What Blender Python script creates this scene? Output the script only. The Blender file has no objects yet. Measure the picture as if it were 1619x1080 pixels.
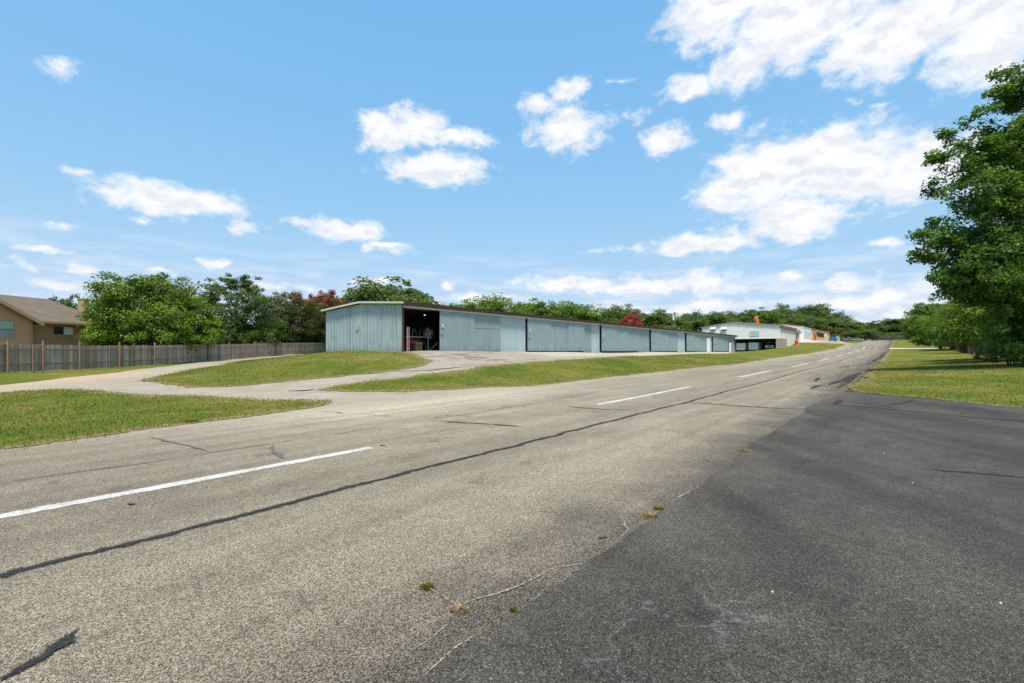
import bpy, bmesh, math, random
import numpy as np
from mathutils import Vector, Matrix, Euler
from mathutils.geometry import delaunay_2d_cdt
random.seed(7); RNG = np.random.default_rng(11)
sc = bpy.context.scene; COL = sc.collection
R = math.radians
# ------------------------------------------------------------------ camera geometry
F, CX, HZ, CAM = 760.0, 809.5, 556.0, 1.6
A = math.atan(608.5/760.0); SI, CO = math.sin(A), math.cos(A)
def PS(p, s): return (p*CO + s*SI, -p*SI + s*CO)      # runway frame -> world
def toPS(x, y): return (x*CO - y*SI, x*SI + y*CO)
# ------------------------------------------------------------------ terrain (thin plate spline)
ctl = []
def c(x, y, z): ctl.append((x, y, z))
for s, zl, zc, zr in [(-25,0,0,0),(-8,0,0,0),(2,.02,0,0),(11,.09,.05,.03),(20,.2,.12,.09),(29,.3,.19,.18),(45,.46,.35,.3),
                      (64,.79,.55,.5),(84,1.18,.88,.8),(104,1.55,1.2,1.1),(127,2.1,1.6,1.5),(150,2.7,2.0,1.9),(205,4.2,3.36,3.2),(250,5.7,5.2,4.9),(300,7.2,7.2,7.2)]:
    for p, z in ((-11.7,zl),(-6.8,zc),(-1.6,zr)): c(*PS(p,s), z)
for s in (20,40,60,80,101):
    c(*PS(-24.9,s),1.58); c(*PS(-34,s),1.56); c(*PS(-18.5,s),1.58*.55+.45*(.2+.012*(s-20)))
for p,s,z in [(-25,150,2.7),(-30,150,2.05),(-36,150,1.65),(-46,150,1.6),(-25,176,4.3),(-40,176,2.6),(-25,210,5.9),(-18,190,4.7),(-18,170,3.9),(-45,210,6.2),(-25,255,6.6),
              (-25,300,7.6),(-60,300,7.8),(25,300,7.4),(0,340,8.2),(-30,340,8.3),(30,340,8.2),(-28,120,1.5),(-31,135,1.52),(-36,120,1.5),(-24,126,1.75),(-44,130,1.5),(-60,150,2.5),(-60,210,6),(-60,100,1.8),(-60,60,1.6),
              (6,40,.7),(8,69,1.15),(9,134,2.15),(20,69,1.3),(22,134,2.4),(9,200,3.7),(25,200,3.9),(9,250,5.2),(2,28,.25),(4,60,.75),(3,100,1.2)]:
    c(*PS(p,s), z)
for x,y,z in [(-32,30,.26),(-31,15,.12),(-31.6,37.6,.28),(-34,54.7,.58),(-34.7,69,1.02),(-34.6,90,1.5),(-50,45,.3),(-62,20,.15),(-30,0,0),(-50,0,0),
              (-60,60,.7),(-60,95,1.5),(-22,24,.2),(-24,38,.55),(-22,48,1.05),(14.1,13.2,.05),(10,5,0),(5,-6,0),(40,20,.4),(30,5,.15),(-10,-20,0),(20,-20,0),(50,-10,.2),(45,35,1.0)]:
    c(x,y,z)
ctl = np.array(ctl)
def _phi(r2): return 0.5*r2*np.log(r2+1e-9)
def _fit():
    P = ctl[:,:2]/50.0; n = len(P)
    K = _phi(((P[:,None]-P[None])**2).sum(-1)) + np.eye(n)*2e-4
    Q = np.c_[np.ones(n),P]
    M = np.block([[K,Q],[Q.T,np.zeros((3,3))]])
    return P, np.linalg.solve(M, np.r_[ctl[:,2],0,0,0])
_P,_W = _fit()
def terr(x, y):
    x = np.atleast_1d(np.asarray(x,float)); y = np.atleast_1d(np.asarray(y,float))
    p = np.clip(x*CO-y*SI,-64,50); s = np.clip(x*SI+y*CO,-40,340)
    X = (p*CO+s*SI)/50; Y = (-p*SI+s*CO)/50
    out = np.empty(len(X))
    for i in range(0,len(X),20000):
        sl = slice(i,i+20000)
        r2 = (X[sl,None]-_P[:,0])**2+(Y[sl,None]-_P[:,1])**2
        out[sl] = _phi(r2)@_W[:-3]+_W[-3]+_W[-2]*X[sl]+_W[-1]*Y[sl]
    return out
def tz(x,y): return float(terr(x,y)[0])
_ts = np.concatenate([np.arange(1.5,60,.25),np.arange(60,420,.6)])
def G(u, v):
    """ground point seen in direction (u, v)"""
    k, m = (u-CX)/F, (v-HZ)/F
    z = CAM - m*_ts - terr(k*_ts,_ts)
    neg = np.nonzero(z<=0)[0]
    if len(neg)==0: i = int(np.argmin(z)); t = _ts[i]
    else:
        i = neg[0]
        if i==0: t=_ts[0]
        else: t = _ts[i-1]+(_ts[i]-_ts[i-1])*z[i-1]/(z[i-1]-z[i])
    return (k*t, t)
def GL(pts): return [G(u,v) for u,v in pts]
def at(u, v, Y): return Vector(((u-CX)/F*Y, Y, CAM-(v-HZ)/F*Y))
# ------------------------------------------------------------------ object helpers
def tag(o, label=None, cat=None, group=None, kind=None):
    if label: o['label']=label
    if cat: o['category']=cat
    if group: o['group']=group
    if kind: o['kind']=kind
    return o
def empty(name, loc, rz=0, label=None, cat=None, group=None):
    o = bpy.data.objects.new(name,None); COL.objects.link(o); o.location=loc; o.rotation_euler=(0,0,rz)
    o.empty_display_size=.2
    return tag(o,label,cat,group)
class MB:
    def __init__(s): s.v=[]; s.f=[]
    def add(s, vs, fs):
        n=len(s.v); s.v+= [tuple(q) for q in vs]; s.f+=[tuple(i+n for i in f) for f in fs]; return s
    def box(s, x0,x1,y0,y1,z0,z1, M=None):
        vs=[(x,y,z) for z in (z0,z1) for y in (y0,y1) for x in (x0,x1)]
        if M is not None: vs=[tuple(M@Vector(q)) for q in vs]
        return s.add(vs,[(0,2,3,1),(4,5,7,6),(0,1,5,4),(2,6,7,3),(0,4,6,2),(1,3,7,5)])
    def prism(s, poly, y0, y1, axis='y'):
        """poly in (a,b) extruded along the axis"""
        n=len(poly)
        def w(a,b,t): return (a,t,b) if axis=='y' else ((t,a,b) if axis=='x' else (a,b,t))
        vs=[w(a,b,y0) for a,b in poly]+[w(a,b,y1) for a,b in poly]
        fs=[tuple(range(n)),tuple(range(2*n-1,n-1,-1))]+[(i,i+n,(i+1)%n+n,(i+1)%n) for i in range(n)]
        return s.add(vs,fs)
    def tube(s, pts, rad, n=8, cap=True):
        pts=[Vector(p) for p in pts]
        if not hasattr(rad,'__len__'): rad=[rad]*len(pts)
        vs=[]; 
        for i,p in enumerate(pts):
            d=(pts[min(i+1,len(pts)-1)]-pts[max(i-1,0)]).normalized()
            a=d.cross(Vector((0,0,1)) if abs(d.z)<.95 else Vector((1,0,0))).normalized(); b=d.cross(a)
            vs+=[p+(a*math.cos(t)+b*math.sin(t))*rad[i] for t in [2*math.pi*j/n for j in range(n)]]
        fs=[(i*n+j,i*n+(j+1)%n,(i+1)*n+(j+1)%n,(i+1)*n+j) for i in range(len(pts)-1) for j in range(n)]
        if cap: fs+=[tuple(range(n-1,-1,-1)),tuple(range((len(pts)-1)*n,len(pts)*n))]
        return s.add(vs,fs)
    def build(s, name, mat, parent=None, smooth=False, bevel=0):
        me=bpy.data.meshes.new(name); me.from_pydata(s.v,[],s.f); 
        bm=bmesh.new(); bm.from_mesh(me); bmesh.ops.recalc_face_normals(bm,faces=bm.faces)
        if bevel: bmesh.ops.bevel(bm,geom=list(bm.edges),offset=bevel,segments=2,affect='EDGES',profile=.5)
        bm.to_mesh(me); bm.free()
        if smooth: me.shade_smooth()
        me.materials.append(mat)
        o=bpy.data.objects.new(name,me); COL.objects.link(o)
        if parent: o.parent=parent
        return o
def copy_tree(o, parent=None):
    cc=o.copy(); COL.objects.link(cc)
    if parent: cc.parent=parent
    for ch in list(o.children): copy_tree(ch,cc)
    return cc
def corr(mb, x0, x1, zlo, zhi, y, pitch=.3, depth=.03, sign=-1, rib=.35):
    """ribbed sheet facing local -y (sign -1); zlo/zhi are numbers or functions of x"""
    fl=lambda q: (q if callable(q) else (lambda x: q))
    zl, zh = fl(zlo), fl(zhi); xs=[]; x=x0; 
    n=max(1,round((x1-x0)/pitch)); w=(x1-x0)/n
    for i in range(n):
        b=x0+i*w
        xs+=[(b,0),(b+w*(1-rib),0),(b+w*(1-rib*.75),1),(b+w*(1-rib*.25),1)]
    xs.append((x1,0)); vs=[]; 
    for xx,d in xs:
        vs+=[(xx,y+sign*depth*d,zl(xx)),(xx,y+sign*depth*d,zh(xx))]
    mb.add(vs,[(2*i,2*i+2,2*i+3,2*i+1) for i in range(len(xs)-1)])
    return mb
# ------------------------------------------------------------------ materials
def mat(name):
    m=bpy.data.materials.new(name); m.use_nodes=True; nt=m.node_tree
    for n in list(nt.nodes): nt.nodes.remove(n)
    out=nt.nodes.new('ShaderNodeOutputMaterial'); b=nt.nodes.new('ShaderNodeBsdfPrincipled')
    nt.links.new(b.outputs[0],out.inputs[0]); b.inputs['Roughness'].default_value=.8
    b.inputs['Specular IOR Level'].default_value=.3
    return m,nt,b,out
class N:
    """tiny node builder"""
    def __init__(s,nt): s.nt=nt
    def link(s,a,b): s.nt.links.new(a,b)
    def new(s,t,**k):
        n=s.nt.nodes.new('ShaderNode'+t)
        for a,b in k.items(): setattr(n,a,b)
        return n
    def setin(s,n,i,v):
        if hasattr(v,'is_linked') or hasattr(v,'links'): s.link(v,n.inputs[i])
        else: n.inputs[i].default_value=v
    def pos(s): return s.new('NewGeometry').outputs['Position']
    def obj(s): return s.new('TexCoord').outputs['Object']
    def map(s,v,scale=(1,1,1),rot=(0,0,0),loc=(0,0,0)):
        n=s.new('Mapping'); s.link(v,n.inputs[0]); n.inputs['Scale'].default_value=scale; n.inputs['Rotation'].default_value=rot; n.inputs['Location'].default_value=loc
        return n.outputs[0]
    def noise(s,v,scale,detail=4,rough=.55,dist=0):
        n=s.new('TexNoise'); s.link(v,n.inputs['Vector']); n.inputs['Scale'].default_value=scale; n.inputs['Detail'].default_value=detail; n.inputs['Roughness'].default_value=rough; n.inputs['Distortion'].default_value=dist
        return n.outputs['Fac']
    def voro(s,v,scale,feature='F1',out='Distance'):
        n=s.new('TexVoronoi',feature=feature); s.link(v,n.inputs['Vector']); n.inputs['Scale'].default_value=scale
        return n.outputs[out]
    def math(s,op,a,b=0,c=0,clamp=False):
        n=s.new('Math',operation=op,use_clamp=clamp); s.setin(n,0,a); s.setin(n,1,b); s.setin(n,2,c); return n.outputs[0]
    def ramp(s,f,stops,interp='LINEAR'):
        n=s.new('ValToRGB'); s.link(f,n.inputs[0]); cr=n.color_ramp; cr.interpolation=interp
        while len(cr.elements)<len(stops): cr.elements.new(.5)
        for e,(p,col) in zip(cr.elements,stops):
            e.position=p; e.color=(*col,1) if hasattr(col,'__len__') else (col,col,col,1)
        return n.outputs[0]
    def rng(s,f,a,b,c=0,d=1,smooth=True):
        n=s.new('MapRange',interpolation_type='SMOOTHSTEP' if smooth else 'LINEAR'); s.setin(n,0,f)
        for i,q in ((1,a),(2,b),(3,c),(4,d)): s.setin(n,i,q)
        return n.outputs[0]
    def mix(s,f,a,b,mode='MIX'):
        n=s.new('Mix',data_type='RGBA',blend_type=mode); s.setin(n,0,f)
        for i,q in ((6,a),(7,b)):
            if hasattr(q,'__len__') and not hasattr(q,'links'): n.inputs[i].default_value=(*q[:3],1)
            else: s.link(q,n.inputs[i])
        return n.outputs[2]
    def sep(s,v):
        n=s.new('SeparateXYZ'); s.link(v,n.inputs[0]); return n.outputs
    def bump(s,h,b,strength=.5,dist=.01):
        n=s.new('Bump'); s.link(h,n.inputs['Height']); n.inputs['Strength'].default_value=strength; n.inputs['Distance'].default_value=dist
        s.link(n.outputs[0],b.inputs['Normal'])
    def attr(s,name):
        n=s.new('Attribute',attribute_name=name); return n.outputs['Fac']
def simple(name,col,rough=.7,var=.15,scale=6,metal=0,streak=None,spec=.3):
    m,nt,b,_=mat(name); n=N(nt); v=n.obj()
    if streak: v=n.map(v,streak)
    f=n.noise(v,scale,5,.6)
    n.link(n.ramp(f,[(.25,[q*(1-var) for q in col]),(.75,[min(1,q*(1+var)) for q in col])]),b.inputs['Base Color'])
    b.inputs['Roughness'].default_value=rough; b.inputs['Metallic'].default_value=metal; b.inputs['Specular IOR Level'].default_value=spec
    return m
RUNROT=(0,0,A)          # world -> runway frame: mapped x = p, mapped y = s
def asphalt(name, dark, mid, light, kind):
    m,nt,b,_=mat(name); n=N(nt); P=n.pos(); q=n.map(P,rot=(0,0,A)); p,s,_z=n.sep(q)
    # stones
    vc=n.new('TexVoronoi'); n.link(P,vc.inputs['Vector']); vc.inputs['Scale'].default_value=165; vc.inputs['Randomness'].default_value=1
    v2=n.new('TexVoronoi'); n.link(n.map(P,loc=(3.1,1.7,.4)),v2.inputs['Vector']); v2.inputs['Scale'].default_value=88; rnd=n.math('ADD',n.math('MULTIPLY',n.sep(vc.outputs['Color'])[0],.68),n.math('MULTIPLY',n.sep(v2.outputs['Color'])[1],.32)); dist=vc.outputs['Distance']
    fine=n.noise(P,330,2,.65)
    st=n.math('ADD',n.math('ADD',n.math('MULTIPLY',rnd,1.0),-.08),n.math('MULTIPLY',n.math('SUBTRACT',fine,.5),.5))
    st=n.math('SUBTRACT',st,n.math('MULTIPLY',n.rng(dist,.35,.75),.35))
    stone=n.ramp(st,[(.0,dark),(.14,dark),(.42,mid),(.72,[q*1.12 for q in mid]),(.93,light),(1,[min(1,q*1.25) for q in light])])
    # large mottling
    big=n.noise(n.map(q,(.55,.16,1)),1.0,6,.6,.6); med=n.noise(P,1.7,5,.65); fm=n.noise(P,9,4,.6)
    mot=n.math('ADD',n.math('MULTIPLY',big,.5),n.math('ADD',n.math('MULTIPLY',med,.3),n.math('MULTIPLY',fm,.2)))
    lo,hi=(.8,1.2) if kind=='runway' else (.72,1.32)
    g=n.rng(mot,.36,.64,lo,hi)
    col=n.mix(1.0,stone,n.mix(g,(0,0,0),(1,1,1)),'MULTIPLY') if False else stone
    vm=n.new('VectorMath',operation='SCALE'); n.link(stone,vm.inputs[0]); n.link(g,vm.inputs['Scale']); col=vm.outputs[0]
    oil=n.math('MULTIPLY',n.rng(n.noise(P,1.15,4,.6,.4),.61,.7),.3); vo=n.new('VectorMath',operation='SCALE'); n.link(col,vo.inputs[0]); n.link(n.math('SUBTRACT',1.0,oil),vo.inputs['Scale']); col=vo.outputs[0]   # blotchy drips
    if kind=='pad':
        wob=n.math('MULTIPLY',n.math('SUBTRACT',n.noise(P,.9,6,.65),.5),2.4)
        worn=n.math('MULTIPLY',n.rng(n.math('ADD',p,wob),-1.1,-1.9),.3); vl=n.new('VectorMath',operation='MULTIPLY'); n.link(col,vl.inputs[0]); vl.inputs[1].default_value=(1.75,1.68,1.5); col=n.mix(worn,col,vl.outputs[0])
    if kind=='runway':
        # sealant bleeding over from the dark pad along the right edge, ragged
        wob=n.math('MULTIPLY',n.math('SUBTRACT',n.noise(P,.6,6,.65),.5),3.0)
        e=n.math('MULTIPLY',n.rng(n.math('ADD',p,wob),-3.2,-1.6),n.rng(st,-.05,.75,1.15,.75))
        far=n.rng(s,22,30); wob2=n.noise(n.map(q,(1.2,.12,1)),1,6,.7,.5)
        patch=n.math('MULTIPLY',n.math('MULTIPLY',n.rng(p,-4.6,-2.0),far),n.rng(wob2,.41,.48))
        e=n.math('MAXIMUM',n.math('MULTIPLY',e,.92),n.math('MULTIPLY',patch,.75))
        vd=n.new('VectorMath',operation='MULTIPLY'); n.link(col,vd.inputs[0]); vd.inputs[1].default_value=(.33,.345,.37)
        col=n.mix(e,col,vd.outputs[0])
        # pale limestone dust spread from the drive mouth on the left side
        wl=n.math('MULTIPLY',n.math('SUBTRACT',n.noise(P,.35,5,.6),.5),5)
        mouth=n.math('MULTIPLY',n.rng(n.math('ADD',p,wl),-7.2,-11.5),n.math('MULTIPLY',n.rng(s,1,7),n.rng(s,22,13)))
        lf=n.math('MULTIPLY',n.rng(n.math('ADD',p,wl),-8.5,-12.5),.45)
        ws_=n.math('MULTIPLY',n.math('SUBTRACT',n.noise(P,1.6,5,.7),.5),1.6)
        strip=n.math('MULTIPLY',n.rng(n.math('ADD',p,ws_),-10.9,-11.7),.85)
        lf=n.math('MAXIMUM',lf,strip)
        dustf=n.math('MULTIPLY',n.math('MAXIMUM',mouth,lf),n.rng(fm,.3,.7,.45,.95))
        col=n.mix(dustf,col,(.40,.345,.26))
        # lengthwise streaks of worn traffic
        stv=n.noise(n.map(q,(2.2,.035,1)),1,4,.6)
        vs=n.new('VectorMath',operation='SCALE'); n.link(col,vs.inputs[0]); n.link(n.rng(stv,.3,.7,.86,1.12),vs.inputs['Scale']); col=vs.outputs[0]
        vs=n.new('VectorMath',operation='SCALE'); n.link(col,vs.inputs[0]); n.link(n.rng(n.math('ADD',s,n.math('MULTIPLY',n.math('SUBTRACT',n.noise(P,.5,4,.6),.5),4)),-1,8,.84,1.05),vs.inputs['Scale']); col=vs.outputs[0]   # darker near the camera: shade between the stones put into the colour
    else:
        # pale leached crack net in the sealed pad close by
        wv=n.noise(P,1.3,3,.6); ad=n.new('VectorMath',operation='ADD'); n.link(P,ad.inputs[0])
        cv=n.new('CombineXYZ'); n.link(n.math('MULTIPLY',wv,.9),cv.inputs[0]); n.link(n.math('MULTIPLY',n.noise(P,1.9,3,.6),.9),cv.inputs[1]); n.link(cv.outputs[0],ad.inputs[1])
        ed=n.voro(ad.outputs[0],2.1,'DISTANCE_TO_EDGE'); ln=n.rng(ed,.05,.0)
        rg=n.map(P,(1/1.1,1/.8,0),loc=(-.95/1.1,-2.7/.8,0)); ln_=n.new('VectorMath',operation='LENGTH'); n.link(rg,ln_.inputs[0])
        msk=n.rng(ln_.outputs['Value'],1.3,.2)
        col=n.mix(n.math('MULTIPLY',n.math('MULTIPLY',ln,msk),n.rng(n.math('ADD',fm,n.math('MULTIPLY',n.math('SUBTRACT',rnd,.5),.3)),.4,.65,.0,.3)),col,(.25,.26,.26))
        # broad tyre polished bands
        bd=n.noise(n.map(P,(.9,.18,1),rot=(0,0,R(-28))),1,3,.5,.4)
        vs=n.new('VectorMath',operation='SCALE'); n.link(col,vs.inputs[0]); n.link(n.rng(bd,.36,.62,.82,1.22),vs.inputs['Scale']); col=vs.outputs[0]
    n.link(col,b.inputs['Base Color']); b.inputs['Roughness'].default_value=.86; b.inputs['Specular IOR Level'].default_value=.25
    h=n.math('ADD',n.math('MULTIPLY',dist,-.7),n.math('MULTIPLY',fine,.5)); n.bump(h,b,.55,.006)
    return m
M={}
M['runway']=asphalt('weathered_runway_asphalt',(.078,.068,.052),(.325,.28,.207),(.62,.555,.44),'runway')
M['pad']=asphalt('sealed_dark_asphalt',(.021,.0198,.017),(.074,.069,.059),(.33,.305,.25),'pad')
def drive_mat():
    m,nt,b,_=mat('pale_chip_seal'); n=N(nt); P=n.pos(); q=n.map(P,rot=(0,0,A)); p,s,_z=n.sep(q)
    fine=n.noise(P,45,4,.7); med=n.noise(P,1.1,6,.65,.4); big=n.noise(n.map(P,(.25,.25,1)),1,4,.6)
    col=n.ramp(n.math('ADD',n.math('MULTIPLY',fine,.4),n.math('ADD',n.math('MULTIPLY',med,.4),n.math('MULTIPLY',big,.2))),[(.3,(.17,.15,.115)),(.5,(.29,.258,.205)),(.7,(.39,.35,.28))])
    X,Y,Z=n.sep(P)
    col=n.mix(n.math('MULTIPLY',n.rng(X,-15,-24),n.math('MULTIPLY',n.rng(Y,34,26),.75)),col,(.42,.32,.215))      # pinkish dirt at the left branch
    # grey worn asphalt patches before the open bay
    w=n.noise(P,.7,6,.7,.8); d1=n.rng(n.noise(n.map(q,(.5,.3,1),loc=(3,1,0)),1,5,.65,.6),.53,.58)
    msk=n.math('MULTIPLY',n.rng(p,-16,-19),n.math('MULTIPLY',n.rng(s,17,20),n.rng(s,33,25)))
    col=n.mix(n.math('MULTIPLY',n.math('MULTIPLY',d1,msk),.8),col,(.14,.135,.125))
    # concrete strip in front of the doors
    cr=n.rng(p,-20.2,-20.8); col=n.mix(n.math('MULTIPLY',cr,n.math('MULTIPLY',n.rng(s,29,33),.7)),col,(.42,.385,.315))
    n.link(col,b.inputs['Base Color']); b.inputs['Roughness'].default_value=.9; b.inputs['Specular IOR Level'].default_value=.15
    n.bump(fine,b,.5,.01); return m
M['drive']=drive_mat()
def lawn_color(n,P):
    a=n.noise(P,.22,5,.6,.5); bb=n.noise(P,1.3,5,.65); cc=n.noise(P,14,4,.7); dd=n.noise(P,60,3,.7)
    f=n.math('ADD',n.math('MULTIPLY',a,.45),n.math('ADD',n.math('MULTIPLY',bb,.3),n.math('ADD',n.math('MULTIPLY',cc,.15),n.math('MULTIPLY',dd,.1))))
    return f,cc,dd
def lawn_mat(edged=False):
    m,nt,b,out=mat('mown_grass_ground'); n=N(nt); P=n.pos(); f,cc,dd=lawn_color(n,P)
    col=n.ramp(f,[(.36,(.052,.09,.011)),(.44,(.084,.12,.015)),(.51,(.128,.142,.024)),(.57,(.18,.16,.042)),(.64,(.265,.2,.085))])
    vs=n.new('VectorMath',operation='SCALE'); n.link(col,vs.inputs[0]); n.link(n.rng(n.math('ADD',n.math('MULTIPLY',cc,.5),n.math('MULTIPLY',dd,.5)),.35,.65,.76,1.16),vs.inputs['Scale'])
    n.link(vs.outputs[0],b.inputs['Base Color']); b.inputs['Roughness'].default_value=.95; b.inputs['Specular IOR Level'].default_value=.05
    n.bump(n.math('ADD',dd,n.math('MULTIPLY',cc,.8)),b,.6,.03)
    if edged:
        ez=n.math('ADD',n.attr('edge'),n.math('ADD',n.math('MULTIPLY',n.math('SUBTRACT',n.noise(P,3.5,5,.7),.5),1.5),n.math('MULTIPLY',n.math('SUBTRACT',cc,.5),.8)))
        dirt=n.ramp(dd,[(.3,(.17,.115,.065)),(.55,(.29,.215,.13)),(.75,(.38,.31,.21))])
        c2=n.mix(n.math('MULTIPLY',n.rng(ez,.42,.05),.85),vs.outputs[0],dirt); n.link(c2,b.inputs['Base Color'])
        t=nt.nodes.new('ShaderNodeBsdfTransparent'); mx=nt.nodes.new('ShaderNodeMixShader'); n.link(n.rng(ez,-.12,-.02),mx.inputs[0]); n.link(t.outputs[0],mx.inputs[1]); n.link(b.outputs[0],mx.inputs[2]); n.link(mx.outputs[0],out.inputs[0])
    return m
M['ground']=lawn_mat(); M['lawn']=lawn_mat(True)
def blade_mat():
    m,nt,b,out=mat('grass_blade'); n=N(nt); P=n.pos(); f,cc,dd=lawn_color(n,P)
    f=n.math('ADD',f,n.math('MULTIPLY',n.math('SUBTRACT',n.attr('tone'),.5),.14))
    col=n.ramp(f,[(.36,(.06,.105,.013)),(.44,(.096,.138,.018)),(.51,(.145,.159,.029)),(.57,(.2,.176,.048)),(.64,(.28,.215,.09))])
    n.link(col,b.inputs['Base Color']); b.inputs['Roughness'].default_value=.7; b.inputs['Specular IOR Level'].default_value=.15
    t=n.new('BsdfTranslucent'); n.link(col,t.inputs[0]); mx=n.new('MixShader'); mx.inputs[0].default_value=.3
    n.link(b.outputs[0],mx.inputs[1]); n.link(t.outputs[0],mx.inputs[2]); n.link(mx.outputs[0],out.inputs[0]); return m
M['blade']=blade_mat()
def leafmat(name, stops, trans=.42, rough=.5, gain=1.5):
    m,nt,b,out=mat(name); n=N(nt); f=n.attr('tone')
    k=len(stops); col=n.ramp(f,[(i/(k-1),tuple(gain*z for z in q)) for i,q in enumerate(stops)])
    n.link(col,b.inputs['Base Color']); b.inputs['Roughness'].default_value=rough; b.inputs['Specular IOR Level'].default_value=.3
    t=n.new('BsdfTranslucent'); vs=n.new('VectorMath',operation='MULTIPLY'); n.link(col,vs.inputs[0]); vs.inputs[1].default_value=(1.25,1.3,.7); n.link(vs.outputs[0],t.inputs[0])
    mx=n.new('MixShader'); mx.inputs[0].default_value=trans
    n.link(b.outputs[0],mx.inputs[1]); n.link(t.outputs[0],mx.inputs[2]); n.link(mx.outputs[0],out.inputs[0]); return m
M['leaf_bright']=leafmat('leaf_bright_green',[(.05,.095,.012),(.095,.165,.016),(.17,.26,.022),(.27,.36,.035)],gain=1.05)
M['leaf_dark']=leafmat('leaf_dark_green',[(.036,.055,.016),(.052,.08,.02),(.07,.105,.025),(.095,.132,.034)],gain=1.85)
M['leaf_oak']=leafmat('leaf_oak',[(.035,.06,.018),(.055,.09,.022),(.08,.12,.028),(.11,.15,.035)])
M['leaf_mid']=leafmat('leaf_mid_green',[(.04,.08,.014),(.065,.12,.018),(.095,.16,.022),(.14,.2,.03)])
M['leaf_myrtle']=leafmat('leaf_myrtle',[(.05,.075,.02),(.07,.1,.025),(.1,.12,.03),(.16,.11,.035)],gain=1.15)
M['leaf_red']=leafmat('myrtle_blossom',[(.13,.075,.03),(.28,.045,.034),(.38,.055,.042),(.45,.085,.06)],.25,gain=1)
M['leaf_tall']=leafmat('leaf_tall_tree',[(.038,.085,.018),(.065,.13,.024),(.1,.185,.03),(.16,.27,.04)],.45,.42,1.22)
M['weed']=leafmat('weed_leaf',[(.11,.11,.025),(.17,.165,.035),(.24,.225,.05)],gain=1)
M['dry']=leafmat('dry_grass_blade',[(.2,.12,.055),(.29,.19,.09),(.38,.26,.13),(.34,.28,.11)],.2,gain=1.1)
M['bark']=simple('bark',(.10,.082,.065),.95,.4,9,streak=(1,1,.25))
def metal_paint(name,col,stain,var=.1,dirt=.35):
    m,nt,b,_=mat(name); n=N(nt); v=n.obj()
    st=n.noise(n.map(v,(2.2,2.2,.16)),1.6,6,.65,.3); bl=n.noise(v,.9,5,.6); fn=n.noise(n.map(v,(9,9,1.1)),1,4,.6)
    f=n.math('ADD',n.math('MULTIPLY',st,.45),n.math('ADD',n.math('MULTIPLY',bl,.3),n.math('MULTIPLY',fn,.25)))
    col_=n.ramp(f,[(.3,[q*(1-var*1.6) for q in col]),(.5,col),(.7,[min(1,q*(1+var*1.3)) for q in col])])
    sp=n.rng(n.noise(n.map(v,(1.1,1.1,.5)),1.3,7,.72,.5),.57,.75)
    col_=n.mix(n.math('MULTIPLY',sp,dirt),col_,stain)
    # splash and mildew stains low on the sheet, ragged
    z=n.sep(v)[2]; low=n.math('MULTIPLY',n.rng(n.math('ADD',z,n.math('MULTIPLY',n.math('SUBTRACT',st,.5),1.5)),.55,.0),.5)
    col_=n.mix(n.math('MULTIPLY',low,dirt*1.6),col_,stain)
    n.link(col_,b.inputs['Base Color']); b.inputs['Roughness'].default_value=.55; b.inputs['Specular IOR Level'].default_value=.35
    return m
M['blue']=metal_paint('faded_blue_green_sheet',(.33,.425,.43),(.13,.175,.17),.17,.6)
M['bluedoor']=metal_paint('blue_grey_door_sheet',(.245,.33,.345),(.14,.19,.19),.12,.6)
M['bluepale']=metal_paint('pale_faded_sheet',(.38,.49,.51),(.22,.28,.29),.1,.3)
M['white']=metal_paint('white_sheet',(.86,.85,.82),(.55,.53,.48),.04,.15)
M['greysheet']=metal_paint('grey_white_sheet',(.66,.66,.63),(.4,.38,.33),.06,.25)
M['trim']=simple('pale_trim',(.6,.6,.54),.6,.12)
M['rust']=simple('rust_brown_fascia',(.05,.029,.025),.7,.4,3,streak=(1,1,4))
M['redtrim']=simple('red_brown_trim',(.30,.075,.045),.6,.2)
M['redpost']=simple('dark_red_post',(.11,.028,.024),.6,.2)
M['black']=simple('dark_gap',(.02,.02,.022),.9)
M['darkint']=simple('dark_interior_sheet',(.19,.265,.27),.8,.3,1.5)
M['whitedoor']=simple('white_door',(.8,.82,.82),.5,.04)
M['sign']=simple('white_sign',(.8,.8,.78),.5,.05)
M['plate']=simple('weathered_plate',(.5,.55,.55),.6,.12)
M['darkpost']=simple('dark_steel_post',(.05,.055,.06),.8)
M['ink']=simple('sign_ink',(.03,.03,.035),.6)
M['concrete']=simple('concrete',(.46,.43,.38),.9,.15,3)
M['roofmetal']=simple('galvanised_roof',(.42,.42,.4),.5,.15,2)
M['glass']=simple('window_glass',(.03,.04,.045),.08,.1,spec=.6)
M['lightglass']=simple('pale_window_pane',(.35,.5,.5),.15,.15,spec=.5)
M['paleblind']=simple('pale_green_blind',(.42,.5,.43),.3,.06)
M['tan']=simple('tan_siding',(.62,.34,.195),.8,.08,3,streak=(6,6,.3))
M['tandark']=simple('brown_siding',(.45,.255,.15),.8,.1,3,streak=(6,6,.3))
M['tantrim']=simple('tan_trim',(.42,.30,.17),.7,.08)
def shingle():
    m,nt,b,_=mat('roof_shingles'); n=N(nt); v=n.obj()
    br=n.new('TexBrick'); n.link(n.map(v,(1,1,1),rot=(R(90),0,R(90))),br.inputs['Vector'])
    f=n.noise(v,1.2,5,.6); g=n.noise(n.map(v,(3,3,14)),1,3,.6); h=n.noise(v,30,2,.6)
    q=n.math('ADD',n.math('MULTIPLY',f,.4),n.math('ADD',n.math('MULTIPLY',g,.4),n.math('MULTIPLY',h,.2)))
    n.link(n.ramp(q,[(.3,(.10,.078,.058)),(.5,(.145,.115,.088)),(.7,(.195,.16,.125))]),b.inputs['Base Color']); b.inputs['Roughness'].default_value=.95
    nt.nodes.remove(br)
    return m
M['shingle']=shingle()
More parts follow.
